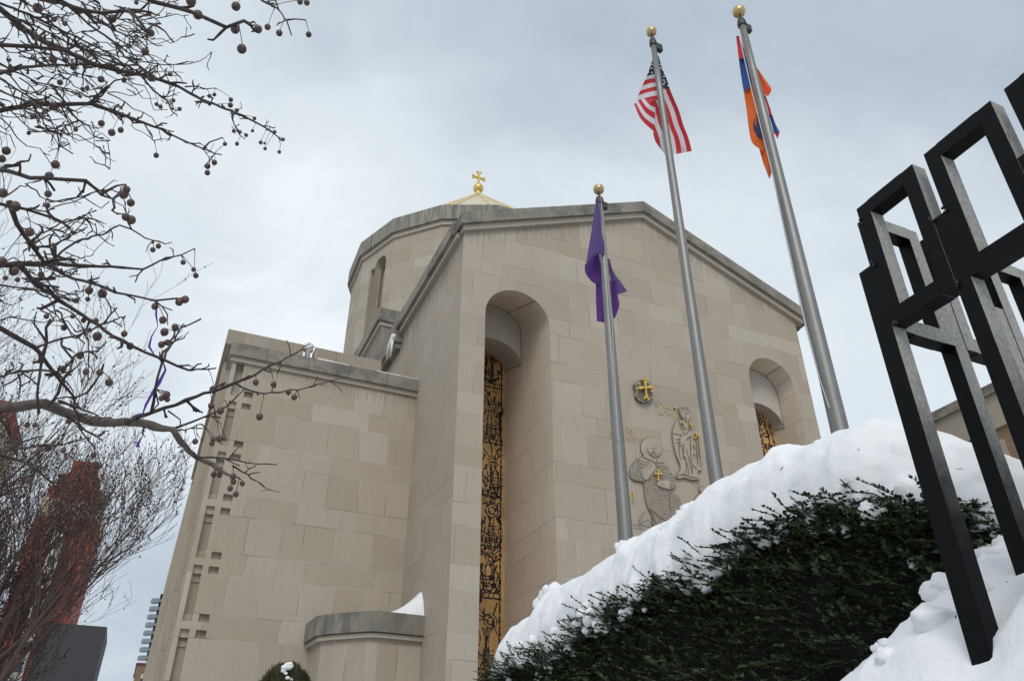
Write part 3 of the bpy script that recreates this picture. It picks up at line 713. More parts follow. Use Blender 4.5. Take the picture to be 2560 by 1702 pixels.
line_tubes(f6, 'carved_fold_shade', [[(960, 900), (1020, 1050), (1070, 1160), (1130, 1110), (1150, 1060), (1140, 920)], [(870, 1130), (970, 1150), (1050, 1160)], [(930, 1230), (1000, 1230)], [(930, 1290), (1010, 1285)], [(960, 1340), (1010, 1335)], [(1000, 1160), (970, 1400), (1000, 1560)],
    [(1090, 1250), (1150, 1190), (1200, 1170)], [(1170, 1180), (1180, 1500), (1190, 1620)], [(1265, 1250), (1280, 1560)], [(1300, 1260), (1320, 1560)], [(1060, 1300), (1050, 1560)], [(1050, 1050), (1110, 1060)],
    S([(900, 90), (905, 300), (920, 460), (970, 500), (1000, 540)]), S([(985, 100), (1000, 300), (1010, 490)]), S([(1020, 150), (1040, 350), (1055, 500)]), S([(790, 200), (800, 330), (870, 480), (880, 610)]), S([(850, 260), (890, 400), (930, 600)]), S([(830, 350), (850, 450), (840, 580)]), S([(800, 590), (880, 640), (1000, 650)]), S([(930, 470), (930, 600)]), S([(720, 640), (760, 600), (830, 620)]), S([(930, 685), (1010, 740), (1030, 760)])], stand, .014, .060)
for cx, cy, r in ((1050, 782, 16), (1112, 800, 16)):
    mb = MB(); mb.add([f6(cx + r * cos(t), cy + r * .6 * sin(t), .088) for t in [2 * pi * k / 10 for k in range(10)]], [tuple(range(10))]); mb.build('carved_eye_shade', M['shade_joint'], stand, fix=False)
line_tubes(f6, 'carved_hair_shade', [[(1000, 760), (1025, 725), (1080, 735), (1130, 740), (1152, 790)], [(990, 720), (1050, 690), (1120, 710)]], stand, .012, .088)
line_tubes(f6, 'carved_nose_shade', [[(1085, 790), (1078, 835), (1062, 845)], [(1060, 865), (1090, 872)], [(1055, 880), (1080, 900), (1105, 885)]], stand, .010, .09)
goldcross(f6, 1030, 975, 95, 24, stand, -.25, 6); goldcross(f6, 1165, 1010, 75, 24, stand, .2, 6)
goldcross(f6, 1265, 1180, 110, 50, stand, .75, 9, flare=True); goldcross(f6, 1220, 1345, 45, 15, stand, 0, 4); goldcross(f6, 1228, 1485, 45, 15, stand, 0, 4)
mb = MB()
for (cx, cy, r) in ((1065, 815, 32), (1135, 830, 30)):
    pl = [(cx + r * cos(t), cy + r * 1.25 * sin(t)) for t in [2 * pi * k / 14 for k in range(14)]]
    q, dv = closed(f2, pl, -.01, .07); mb.prism(q, dv)
sc_ = mb.build('relief_scroll', M['relief'], ch)
line_tubes(f2, 'carved_outline_shade', [[(cx + r * cos(t), cy + r * 1.25 * sin(t)) for t in [2 * pi * k / 12 for k in range(12)]] for cx, cy, r in ((1065, 815, 33), (1065, 815, 14), (1135, 830, 31))], sc_, .018, .06, True)
goldcross(f2, 88, 900, 100, 16, sc_, -.05, 7, name='gilded_ornament')
# emblem: gilded cross on a dark ornate boss
em = smoothpoly([(330, 225), (230, 265), (205, 330), (235, 400), (250, 470), (235, 530), (300, 570), (340, 605), (440, 610), (500, 580), (525, 560), (500, 480), (525, 430), (505, 350), (450, 290), (400, 230)], 1)
mb = MB(); q, dv = closed(f6, em, -.01, .08); mb.prism(q, dv); emb = mb.build('cross_boss', simple('sooty_carving', (0.15, 0.13, 0.11), .9, 0, 6.0, .4, .4), ch)
sp_ = []
for (cx, cy, r, a0, a1) in ((255, 300, 35, 0, 5), (265, 380, 30, 1, 6), (480, 365, 30, -2, 3), (480, 430, 28, -3, 2), (265, 470, 40, 2, 5), (490, 510, 40, -1, 2.5), (370, 575, 34, 0, 5.5), (430, 575, 30, -2, 3), (300, 520, 60, 1.2, 2.6), (450, 300, 45, -2.4, 0)):
    sp_.append([(cx + r * (1 - .05 * k) * cos(a0 + (a1 - a0) * k / 9), cy + r * (1 - .05 * k) * 1.2 * sin(a0 + (a1 - a0) * k / 9)) for k in range(10)])
line_tubes(f6, 'scrollwork', sp_, emb, .022, .085, mat=M['relief'])
goldcross(f6, 378, 400, 300, 105, emb, -.07, 14, d=.10, flare=True)
for (x, y) in ((335, 240), (400, 245), (262, 310), (262, 385), (490, 360), (482, 440), (355, 560), (420, 572)):
    pl = [(x + 19 * cos(t), y + 19 * sin(t)) for t in [2 * pi * k / 10 for k in range(10)]]
    gb = MB(); q, dv = closed(f6, pl, .1, .15); gb.prism(q, dv)
    gb.build('gilded_bud', M['goldrelief'], emb)
# gilt lettering above the two figures
def letters(txt, x, z, size):
    cu = bpy.data.curves.new('inscription', 'FONT'); cu.body = txt; cu.size = size; cu.extrude = .008
    t = bpy.data.objects.new('tmp', cu); C.objects.link(t); bpy.context.view_layer.update()
    dg = bpy.context.evaluated_depsgraph_get(); me = bpy.data.meshes.new_from_object(t.evaluated_get(dg)); bpy.data.objects.remove(t)
    me.materials.clear(); me.materials.append(M['goldletter'])
    for v in me.vertices: c0 = v.co.copy(); v.co = (x + c0.x, FY - .012 - c0.z, z + c0.y)
    o = bpy.data.objects.new('inscription', me); C.objects.link(o); o.parent = ch; o.matrix_parent_inverse = ch.matrix_basis.inverted()
M['goldletter'] = simple('faded_gilding', (0.44, 0.355, 0.20), .8, .0, 9.0, .25)
p1 = f6(585, 660); letters('ՅՈՎՍԷՓ', p1.x, p1.z, .26); p1 = f6(640, 790); letters('ԱՐԻՄԱԹ', p1.x, p1.z, .26)
p1 = f6(80, 1095); letters('ՈՒ', p1.x, p1.z, .26); p1 = f6(80, 1215); letters('ՍՈՐԻՉ', p1.x, p1.z, .24)
p1 = oy(1523, 1082, FY); letters('Ս', p1.x, p1.z, .26); p1 = oy(1523, 1097, FY); letters('Գ', p1.x, p1.z, .26)

# small snow lying on the church
def snowlump(name, pts, h, label, seed=0, nx=14, parent=None):
    pass
sb = MB()
tri = [(5.75, 21.95), (7.03, 22.0), (7.03, 24.2), (6.2, 23.6)]
g0 = 9
for a_ in range(g0 + 1):
    for b_ in range(g0 + 1):
        u_, v_ = a_ / g0, b_ / g0; x_ = 5.62 + 1.44 * u_; y_ = 21.96 + .1 * (1 - u_) + (1.6) * v_
        hgt_ = .78 * (u_ ** 2.1) * (1 - (1 - min(1, (v_ + .0) / .30)) ** 2 if v_ < .30 else 1 - .5 * (v_ - .3)) + .02 * noise.noise(Vector((x_ * 3, y_ * 3, 1)))
        sb.v.append((x_, y_, 4.985 + max(0, hgt_)))
sb.f += [(a_ * (g0 + 1) + b_, (a_ + 1) * (g0 + 1) + b_, (a_ + 1) * (g0 + 1) + b_ + 1, a_ * (g0 + 1) + b_ + 1) for a_ in range(g0) for b_ in range(g0)]; sb.mi += [0] * g0 * g0
tag(sb.build('snow_drift', M['snow']), 'white snow drift heaped in the corner on top of the small bay', 'snow', kind='stuff')
sl = MB()
for (a, b_, c_, rr_) in (((985, 838), (972, 870), (966, 898), .11), ((982, 850), (979, 870), (976, 892), .06)):
    sl.tube([ox(a[0], a[1], 6.62), ox(b_[0], b_[1], 6.62), ox(c_[0], c_[1], 6.64)], [rr_, rr_ * .8, .03], 7)
tag(sl.build('icicle', M['snow'], smooth=True), 'white icicle hanging below the side eave of the church', 'icicle')
sl = MB()
rr = random.Random(9); x = 2.6
while x < 7.0:
    L = rr.uniform(.5, 1.1); h = rr.uniform(.02, .07) * (1.0 if x > 3.3 else .5); sl.bevbox(x, min(x + L + .02, 7.03), WY - .17, WY + .5, 13.722, 13.722 + h, .012); x += L
tag(sl.build('snow_strip', M['snow']), 'thin line of snow along the top of the wing coping', 'snow', kind='stuff')

# ------------------------------------------------------------------ flagpoles and flags
def flagpole(name, bx, by, H, r0, r1, label, ball=.13, rope_side=1):
    e = empty('flagpole', (bx, by, GZ), label, 'flagpole', 'flagpoles in front of the church')
    m = MB(); n = 12
    m.lathe([(r0 * 1.0, GZ)] + [(r0 if i < 4 else r0 + (r1 - r0) * (i - 4) / (n - 4), GZ + (H - GZ) * i / n) for i in range(n + 1)], bx, by, 28)
    m.build('pole', M['pole'], e, True)
    m = MB(); m.lathe([(r1 * 1.35, H - .02), (r1 * 1.4, H + .05), (r1 * 1.1, H + .13), (r1 * .4, H + .16), (r1 * .3, H + .28)], bx, by, 16)
    m.bevbox(bx + .02 * rope_side, bx + .15 * rope_side, by - .05, by + .03, H - .12, H + .03, .01)
    m.build('truck', M['cap'], e)
    m = MB(); m.ball((bx, by, H + .24 + ball), ball, 24, 16); m.build('ball', M['brass'], e, True)
    return e
P1 = (6.07, 9.56, 9.95); P2 = (5.47, 6.64, 10.75); P3 = (6.62, 5.81, 10.85)
flagpole('a', P1[0], P1[1], P1[2], .118, .058, 'shortest looking steel flagpole with gold ball, flying the purple flag', .105)
flagpole('b', P2[0], P2[1], P2[2], .084, .044, 'middle steel flagpole with gold ball, flying the red and white striped flag', .088)
flagpole('c', P3[0], P3[1], P3[2], .108, .052, 'rightmost and thickest looking flagpole with gold ball and long rope', .105)
CF = Vector((sin(R(YAW)), cos(R(YAW)), 0))
def hit(x, y, P, off):
    r = ray(x, y); k = (Vector((P[0], P[1], 0)).dot(CF) + off) / r.dot(CF); return r * k
def cat(p0, p1, p2, p3, t):
    return 0.5 * ((2 * p1) + (-p0 + p2) * t + (2 * p0 - 5 * p1 + 4 * p2 - p3) * t * t + (-p0 + 3 * p1 - 3 * p2 + p3) * t ** 3)
def patch(mb, P, rows, mi, sub=6, z0=(0, 0), sc0=1.0, uvl=None):
    # rows of (px, py, off, u, v); smoothly subdivided both ways
    A = np.array([[(z0[0] + c_[0] / sc0, z0[1] + c_[1] / sc0) + tuple(c_[2:]) for c_ in r_] for r_ in rows], float)
    def up(A):
        n = len(A); out = []
        for i in range(n - 1):
            for k in range(sub):
                out.append(cat(A[max(i - 1, 0)], A[i], A[i + 1], A[min(i + 2, n - 1)], k / sub))
        out.append(A[-1]); return np.array(out)
    A = up(A); A = np.swapaxes(up(np.swapaxes(A, 0, 1)), 0, 1); nr, nc, _ = A.shape
    vs = [hit(A[i, j, 0], A[i, j, 1], P, A[i, j, 2]) for i in range(nr) for j in range(nc)]
    fs = [(i * nc + j, i * nc + j + 1, (i + 1) * nc + j + 1, (i + 1) * nc + j) for i in range(nr - 1) for j in range(nc - 1)]
    mb.add(vs, fs, mi)
    if uvl is not None: uvl += [(A[i, j, 3], A[i, j, 4]) for i in range(nr) for j in range(nc)]
def cloth(name, base, trans=.25, stripes=False):
    m_, T, b = newmat(name)
    if stripes:
        uv = T.node('ShaderNodeUVMap', uv_map='UVMap').outputs[0]; s_ = T.node('ShaderNodeSeparateXYZ', {0: uv})
        st_ = T.m('LESS_THAN', T.m('FLOORED_MODULO', s_.outputs[1], 2.0), 1.0)
        c = T.mix(st_, (0.72, 0.72, 0.76), (0.55, 0.012, 0.022)); c = T.mix(T.m('GREATER_THAN', s_.outputs[0], .5), c, (0.018, 0.025, 0.085))
        T.l.new(c, b.inputs['Base Color']); src = c
    else: b.inputs['Base Color'].default_value = (*base, 1); src = None
    b.inputs['Roughness'].default_value = .75; b.inputs['Sheen Weight'].default_value = .2
    tr_ = T.node('ShaderNodeBsdfTranslucent'); mx = T.node('ShaderNodeMixShader', {0: trans})
    if src is not None: T.l.new(src, tr_.inputs[0])
    else: tr_.inputs[0].default_value = (*base, 1)
    T.l.new(b.outputs[0], mx.inputs[1]); T.l.new(tr_.outputs[0], mx.inputs[2]); T.l.new(mx.outputs[0], T.n['Material Output'].inputs[0])
    return m_
us = MB(); uvl = []; zo = (1560, 130); zs2 = 5.806; o1 = .13
SP = 70.0
def rightsheet():
    re = [(500, 60), (560, 250), (625, 410), (665, 540), (728, 690), (800, 860), (860, 1060), (935, 1250), (985, 1440)]
    le = [(480, 60), (450, 250), (450, 410), (450, 540), (452, 690), (450, 860), (442, 1060), (436, 1260), (610, 1510)]
    rows = []
    for k, ((xr, yr), (xl, yl)) in enumerate(zip(re, le)):
        row = []
        for c_ in range(6):
            t = c_ / 5; x = xl + (xr - xl) * t; y = yl + (yr - yl) * t
            fold = .06 * sin(t * 9 + k * .3)
            xr_at = xr; row.append((x, y, o1 + .04 + fold, 0.0 if yr > 545 or False else (1.0 if t > .3 and yr < 545 else 1.0), (xr_at - x - (y - yr) * .36) / SP + 20.05))
        rows.append(row)
    return rows
rs = rightsheet()
patch(us, P2, rs[:4], 0, 5, zo, zs2, uvl)
for r_ in rs[3:]:
    for i in range(len(r_)): r_[i] = r_[i][:3] + (0.0, r_[i][4])
patch(us, P2, rs[3:], 0, 5, zo, zs2, uvl)
# left, upper: canton then arching stripes
rows = []
for k, (xl, yl, xr, yr) in enumerate([(418, 100, 520, 120), (372, 240, 520, 240), (328, 356, 520, 328)]):
    rows.append([(xl + (xr - xl) * t, yl + (yr - yl) * t - 8 * sin(pi * t), o1 - .02 + .05 * sin(t * 4), 1.0, 0) for t in (0, .33, .66, 1)])
patch(us, P2, rows, 0, 4, zo, zs2, uvl)
rows = []
for k, (xl, yl, xr, yr) in enumerate([(328, 356, 520, 328), (302, 415, 520, 382), (265, 495, 520, 440), (232, 570, 520, 498), (208, 635, 520, 558), (195, 712, 520, 628), (190, 770, 520, 695)]):
    rows.append([(xl + (xr - xl) * t, yl + (yr - yl) * t - 14 * sin(pi * t), o1 - .02 + .05 * sin(t * 4), 0.0, 21.0 + k) for t in (0, .33, .66, 1)])
patch(us, P2, rows, 0, 4, zo, zs2, uvl)
# left, lower: curled lobe
rows = []
for k, (a, b_, c_) in enumerate([((148, 760), (225, 980), (438, 1160)), ((172, 735), (290, 960), (444, 1062)), ((200, 705), (320, 900), (448, 975)), ((245, 688), (350, 815), (452, 885)), ((300, 682), (385, 775), (456, 808)), ((425, 688), (440, 692), (460, 700))]):
    P_ = [a, b_, c_]; rows.append([(a[0], a[1], o1 - .06, 0, 20.0 + k), ((a[0] + 2 * b_[0] + c_[0]) / 4 - 12, (a[1] + 2 * b_[1] + c_[1]) / 4 + 10, o1 - .1, 0, 20.0 + k), (c_[0], c_[1], o1 - .03, 0, 20.0 + k)])
patch(us, P2, rows, 0, 4, zo, zs2, uvl)
nfl = len(us.f)
for (x, y) in ((402, 185), (400, 240), (352, 295), (404, 302), (532, 185), (585, 315), (583, 357), (580, 412), (578, 470), (640, 492), (535, 235), (560, 265), (600, 440)):
    pts = []
    for k in range(10):
        r_ = (15 if k % 2 == 0 else 6.5); an = pi * k / 5 - pi / 2; pts.append(hit(zo[0] + (x + r_ * cos(an)) / zs2, zo[1] + (y + r_ * sin(an)) / zs2, P2, o1 - .09))
    us.add(pts, [tuple(range(10))], 1); uvl += [(0, 1.5)] * 10
usf = us.build('flag', [cloth('striped_cloth', None, .3, True), simple('white_star', (.75, .75, .8), .8)], smooth=True, fix=False)
ul = usf.data.uv_layers.new(name='UVMap')
for lp_ in usf.data.loops: ul.data[lp_.index].uv = uvl[lp_.vertex_index]
tag(usf, 'red and white striped flag with starred blue corner hanging limp on the middle pole', 'flag')

ar = MB(); zo = (1820, 60); zz_ = 3.92
def quadrows(pl, pr, off, wav=.04, n=4): return [[(a[0] + (b_[0] - a[0]) * t, a[1] + (b_[1] - a[1]) * t, off + wav * sin(t * 5 + k), 0, 0) for t in [i / (n - 1) for i in range(n)]] for k, (a, b_) in enumerate(zip(pl, pr))]
patch(ar, P3, quadrows([(80, 120), (92, 230), (105, 345)], [(110, 120), (150, 230), (190, 330)], .12), 0, 5, zo, zz_)
patch(ar, P3, quadrows([(105, 345), (130, 520), (155, 672)], [(190, 330), (240, 470), (260, 560)], .12), 1, 5, zo, zz_)
patch(ar, P3, quadrows([(155, 672), (180, 830), (200, 1000), (232, 1155), (305, 1222)], [(260, 560), (300, 800), (330, 1000), (380, 1200), (400, 1300)], .13), 2, 5, zo, zz_)
patch(ar, P3, quadrows([(305, 1222), (340, 1350), (370, 1430), (405, 1523)], [(400, 1270), (420, 1350), (432, 1430), (415, 1500)], .13), 2, 5, zo, zz_)
patch(ar, P3, quadrows([(280, 880), (246, 985), (272, 1090), (350, 1140)], [(330, 880), (350, 985), (360, 1090), (380, 1150)], .09, .01), 3, 5, zo, zz_)
patch(ar, P3, quadrows([(230, 340), (250, 420)], [(262, 390), (285, 432)], .16), 1, 5, zo, zz_)
patch(ar, P3, quadrows([(250, 420), (300, 560), (330, 640), (350, 690)], [(285, 432), (375, 560), (425, 640), (392, 710)], .18), 2, 6, zo, zz_)
patch(ar, P3, quadrows([(300, 600), (330, 640), (360, 690)], [(385, 612), (424, 655), (388, 712)], .15, .01), 4, 6, zo, zz_)
patch(ar, P3, quadrows([(345, 690), (380, 800), (400, 890)], [(366, 700), (405, 800), (432, 892)], .18), 0, 5, zo, zz_)
patch(ar, P3, quadrows([(400, 890), (430, 990), (450, 1080)], [(432, 892), (470, 990), (508, 1060)], .18), 1, 5, zo, zz_)
patch(ar, P3, quadrows([(450, 1060), (470, 1100)], [(508, 1060), (485, 1130)], .16, .01), 0, 5, zo, zz_)
tag(ar.build('flag', [cloth('red_cloth', (.62, .01, .035), .3), cloth('blue_cloth', (.012, .06, .30), .3), cloth('orange_cloth', (.80, .14, .008), .35), cloth('blue_back', (.006, .01, .07), .1), cloth('orange_red_cloth', (.80, .06, .006), .3)], smooth=True, fix=False),
    'red, blue and orange flag hanging limp on the rightmost pole', 'flag')
pu = MB(); zo = (1430, 440); zz_ = 3.825
def rw(L, off, wav=.03, n=5, ph=0.0): return quadrows([l[0] for l in L], [l[1] for l in L], off, wav, n)
patch(pu, P1, rw([((236, 220), (256, 222)), ((215, 350), (268, 340)), ((180, 560), (285, 520)), ((150, 740), (312, 720)), ((135, 830), (240, 745)), ((122, 870), (200, 775))], -.14), 0, 6, zo, zz_)
patch(pu, P1, rw([((122, 850), (262, 715)), ((122, 870), (260, 740)), ((130, 930), (275, 850)), ((180, 1000), (290, 960)), ((228, 1035), (300, 1030))], .14), 1, 6, zo, zz_)
patch(pu, P1, rw([((228, 1035), (310, 1030)), ((230, 1200), (320, 1200)), ((237, 1388), (330, 1405))], .13), 1, 6, zo, zz_)
patch(pu, P1, rw([((330, 800), (360, 790)), ((350, 900), (392, 905)), ((370, 1000), (460, 1005)), ((385, 1150), (530, 1103))], .16), 0, 6, zo, zz_)
patch(pu, P1, rw([((360, 1000), (425, 1000)), ((370, 1150), (440, 1150)), ((375, 1250), (452, 1240)), ((370, 1350), (410, 1362))], .12), 1, 6, zo, zz_)
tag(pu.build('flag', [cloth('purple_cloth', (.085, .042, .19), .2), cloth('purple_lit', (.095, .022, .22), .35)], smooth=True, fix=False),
    'plain purple flag hanging limp on the shortest looking pole', 'flag')
# halyards
def halyard(pts, P, label, r=.006):
    m = MB(); m.tube([hit(x, y, P, o) for x, y, o in pts], r, 5); tag(m.build('halyard', M['rope']), label, 'rope', 'flagpole ropes')
halyard([(1502, 492, -.1), (1512, 600, -.1), (1516, 650, -.1), (1524, 750, -.11), (1530, 800, -.12), (1545, 1100, -.13)], P1, 'thin rope running down the front of the pole with the purple flag')
halyard([(1849, 95, -.12), (1880, 230, -.14), (1905, 330, -.14), (1930, 430, -.13), (1970, 620, -.05), (2015, 820, -.04), (2050, 950, -.03), (2074, 1020, -.06)], P3, 'long thin rope hanging beside the rightmost flagpole', .008)
halyard([(1932, 440, -.1), (1975, 640, 0), (2020, 830, 0), (2055, 965, 0), (2077, 1030, -.04)], P3, 'second thin rope beside the rightmost flagpole, closest to the pole', .006)

# ------------------------------------------------------------------ iron fence on the terrace edge
FS = 1.6; PITCHF = .1475; BT = .028
fe = empty('iron_fence', (FS, FS * .745, .3), 'black iron fence of pickets and square loops standing in the snow', 'fence')
def bar(name, a0, a1, z0, z1, axis, pos, th):
    m = MB(); a0, a1, z0, z1 = a0 * FS, a1 * FS, z0 * FS, z1 * FS; b_ = .0003
    if axis == 'Y': m.bevbox(pos * FS, (pos + th) * FS, a0, a1, z0, z1, b_)
    else: m.bevbox(a0, a1, pos * FS, (pos + th) * FS, z0, z1, b_)
    return m
def loop(axis, a0, a1, pos, th):
    m = MB(); z0, z1, t = .687, .937, .026; q = FS
    for (b0, b1, c0, c1) in ((a0, a0 + t, z0 + .001, z1 - .001), (a1 - t, a1, z0 + .001, z1 - .001), (a0 + t - .0005, a1 - t + .0005, z1 - t, z1), (a0 + t - .0005, a1 - t + .0005, z0, z0 + t + .003)):
        if axis == 'Y': m.bevbox(pos * q, (pos + th) * q, b0 * q, b1 * q, c0 * q, c1 * q, .0003)
        else: m.bevbox(b0 * q, b1 * q, pos * q, (pos + th) * q, c0 * q, c1 * q, .0003)
    return m
for k in range(-3, 8):
    if k < 0: continue
    y1_ = .602 - PITCHF * (k - 1) if k > 0 else .7585
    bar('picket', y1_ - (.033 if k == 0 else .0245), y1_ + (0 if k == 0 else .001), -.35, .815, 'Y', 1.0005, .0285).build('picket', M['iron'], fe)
for k in range(7):
    hi = .7265 - PITCHF * k
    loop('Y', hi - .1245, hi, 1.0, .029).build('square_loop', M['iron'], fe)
for k in range(1, 7):
    x0_ = 1.0 + PITCHF * k + .003
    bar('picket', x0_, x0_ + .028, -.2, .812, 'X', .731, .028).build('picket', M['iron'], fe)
for k in range(6):
    x0_ = 1.0 + .0305 + PITCHF * k
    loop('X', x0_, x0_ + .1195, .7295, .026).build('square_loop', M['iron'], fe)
rr = random.Random(4)           # weld beads at the corner
for (a, b_, c_) in ((.999, .727, .812), (.999, .719, .686), (.999, .60, .687), (.999, .602, .817), (1.03, .729, .686), (.999, .726, .905), (.999, .577, .817)):
    wd = MB()
    for k in range(5): wd.ball((a * FS + rr.uniform(-.001, .001), b_ * FS + rr.uniform(-.006, .006), c_ * FS + rr.uniform(-.009, .009)), rr.uniform(.0025, .0055), 8, 6)
    wd.build('weld_bead', M['blackweld'], fe, True)

# ------------------------------------------------------------------ terrace and its snow
def blob(mb, c_, r, sz=1.0, seed=0.0, nu=14, nv=10):
    b0 = len(mb.v); mb.ball((0, 0, 0), 1.0, nu, nv)
    for i in range(b0, len(mb.v)):
        v = Vector(mb.v[i]); k = 1 + .42 * noise.noise(v * 1.1 + Vector((seed, 0, 0))) + .25 * noise.noise(v * 2.6 + Vector((0, seed, 0)))
        mb.v[i] = (c_[0] + v.x * r * k, c_[1] + v.y * r * k, c_[2] + v.z * r * k * sz)
tb = MB(); tb.box(1.47, 9, -3, 7.5, GZ, .02); tag(tb.build('terrace', M['back']), 'stone terrace edge under the snow', 'terrace', kind='structure')
sn = MB(); nx, ny = 150, 170
def terr(x, y):
    yy = max(y, .2)
    h = .28 + .53 * (x - 1.5) + .2 * (1.5 - yy) * (1 if yy < 1.5 else .3)
    if x > 2.3: h = .28 + .53 * .8 + .06 * (x - 2.3) + .2 * (1.5 - yy) * (1 if yy < 1.5 else .3)
    if yy > 1.5: h -= min(.25, (yy - 1.5) * .45)
    if x < 1.62: h -= (1.62 - x) * 1.1
    h -= .05 * max(0, 1 - abs(x - 1.5) / .25)
    h += .06 * fbm(x * 2.6, y * 2.6, 1.3) + .045 * fbm(x * 8, y * 8, 4.0) + .014 * fbm(x * 30, y * 30, 9.0)
    lump = noise.noise(Vector((x * 5.5, y * 5.5, 7.7)))
    h += .05 * max(0, lump - .1) * (1 if x > 1.75 else .3)
    e = (x - 1.40) / .14
    if e < 1: h = -.35 + (h + .35) * math.sqrt(max(0, 1 - (1 - max(e, 0)) ** 2))
    return h
vs = []; X_ = [1.40 + (2.9 - 1.40) * (i / (nx - 1)) ** 1.3 for i in range(nx)]; Y_ = [-.6 + 7.6 * (j / (ny - 1)) ** 1.5 for j in range(ny)]
for j in range(ny):
    for i in range(nx):
        x, y = X_[i], Y_[j]; z = terr(x, y)
        dp = max(hypot(x - 1.625, y - 1.19) - .045, 0); z -= .045 * math.exp(-dp / .06)
        vs.append((x + .012 * fbm(x * 9, y * 9, z * 9), y, z))
sn.add(vs, [(j * nx + i, j * nx + i + 1, (j + 1) * nx + i + 1, (j + 1) * nx + i) for j in range(ny - 1) for i in range(nx - 1)])
rr = random.Random(8)
for k in range(46):                        # loose lumps fallen from the hedge
    x = rr.uniform(1.6, 2.3); y = rr.uniform(1.25, 1.6); sz = rr.uniform(.012, .045)
    if k > 12: x = rr.uniform(1.95, 2.35); y = rr.uniform(1.35, 1.55)
    blob(sn, (x, y, terr(x, y) - sz * .1), sz * 1.15, .75, k * 2.3, 14, 10)
for k in range(45):
    x = rr.uniform(1.5, 2.3); y = rr.uniform(.5, 1.5); p = Vector((x, y, terr(x, y))); d_ = Vector((rr.uniform(-1, 1), rr.uniform(-1, 1), rr.uniform(-.2, .6))).normalized() * rr.uniform(.002, .008)
    sn.tube([p - d_, p + d_ + Vector((0, 0, .001))], rr.uniform(.0006, .0016), 4, 1)
tag(sn.build('snow_bank', [M['snow'], M['bark']], smooth=True, fix=False), 'smooth white snow bank at the foot of the iron fence', 'snow', kind='stuff')

# ------------------------------------------------------------------ snow-capped hedge
HT = [(1.30, .55), (1.42, .78), (1.48, .86), (1.54, .97), (1.63, 1.08), (1.82, 1.27), (2.03, 1.385), (2.18, 1.40), (2.37, 1.42), (2.55, 1.52), (2.65, 1.49), (2.93, 1.49), (3.23, 1.43), (3.62, 1.43), (4.08, 1.41), (4.62, 1.36), (4.92, 1.39), (5.0, 1.28), (5.52, 1.24), (5.76, 1.05), (5.9, .80)]
HL = [(1.30, .50), (1.52, .84), (1.75, .96), (1.90, 1.02), (2.17, 1.08), (2.55, 1.10), (2.84, 1.06), (3.33, 1.08), (3.68, 1.04), (4.18, 1.03), (4.45, .96), (5.45, .97), (5.75, .85), (5.95, .74)]
def interp(T_, y): return float(np.interp(y, [a for a, _ in T_], [b_ for _, b_ in T_]))
def xfront(y, z):                          # hedge face
    b_ = .0
    if y < 1.75: b_ += (1.75 - y) * .25
    if y > 5.3: b_ += (y - 5.3) ** 2 * .8
    return 2.29 + b_ + .07 * max(0, z - .8) + .05 * fbm(y * 2.3, z * 2.3, 3.0)
ny, ns = 300, 56; vs = []; cap = MB()
for j in range(ny):
    y = 1.38 + (5.92 - 1.38) * (j / (ny - 1)) ** 1.15; zt, zl = interp(HT, y), interp(HL, y)
    zs0 = zl - .02; zl += .09 * noise.noise(Vector((y * 3.6, 3.3, 0))) + .07 * noise.noise(Vector((y * 11.0, 1.3, 0))) - .10
    for i in range(ns):
        t = i / (ns - 1)
        if t < .12: q = t / .12; x = xfront(y, zs0) + .10 - .13 * q; z = zl + .03 - .03 * q
        elif t < .62:
            q = (t - .12) / .5; zz1 = zl + (zs0 - zl) * min(1, q * 3.0) ; x = xfront(y, zs0) - .03 + .30 * (1 - cos(q * pi / 2)); z = zz1 + (zt - zz1) * sin(q * pi / 2)
        else: q = (t - .62) / .38; x = xfront(y, zs0) + .27 + q * .75; z = zt - .35 * q ** 2
        bump = .05 * fbm(y * 1.3, x * 1.6 + z, z * 1.6, 2) + .055 * fbm(y * 3.0 + z * 2, x * 3.0, z * 3.0, 2) + .012 * fbm(y * 9, x * 9, z * 9, 2) + .007 * fbm(y * 20, x * 20, z * 20)
        lum = max(0, noise.noise(Vector((y * 8, x * 8, z * 8))) - .3) * .10 * max(0, noise.noise(Vector((y * 2, x * 2, z * 2 + 5))) + .2)
        kk = min(1, t / .12)
        vs.append((x - (bump + lum) * kk, y + .03 * fbm(x * 7, y * 7, z * 7), z + (bump + lum) * .8 * kk))
cap.add(vs, [(j * ns + i, (j + 1) * ns + i, (j + 1) * ns + i + 1, j * ns + i + 1) for j in range(ny - 1) for i in range(ns - 1)])
rr = random.Random(12)
for q_, (px, py, r_) in enumerate(((1372, 1492, .07), (1390, 1484, .08), (1352, 1508, .05), (1722, 1280, .05), (1708, 1292, .045), (1735, 1272, .04), (1560, 1362, .03), (1547, 1368, .03))):
    blob(cap, ox(px, py, 2.56), r_, 1.0, q_ * 3.3)
for k in range(150):                        # clots of snow caught among the leaves
    cl_ = [(4.75, .80), (4.35, .88), (5.3, .80), (3.9, .97), (2.1, .98), (1.62, .72), (4.55, .93), (3.5, .98), (2.7, 1.02), (3.1, 1.0)][k % 10]
    y = cl_[0] + rr.gauss(0, .12); z = min(cl_[1] + rr.gauss(0, .045), interp(HL, y) - .0); sz = rr.uniform(.008, .030) * (1 if k < 80 else .6)
    blob(cap, (xfront(y, z) + .012, y, z), sz, rr.uniform(.7, 1.4), k * 1.7, 9, 7)
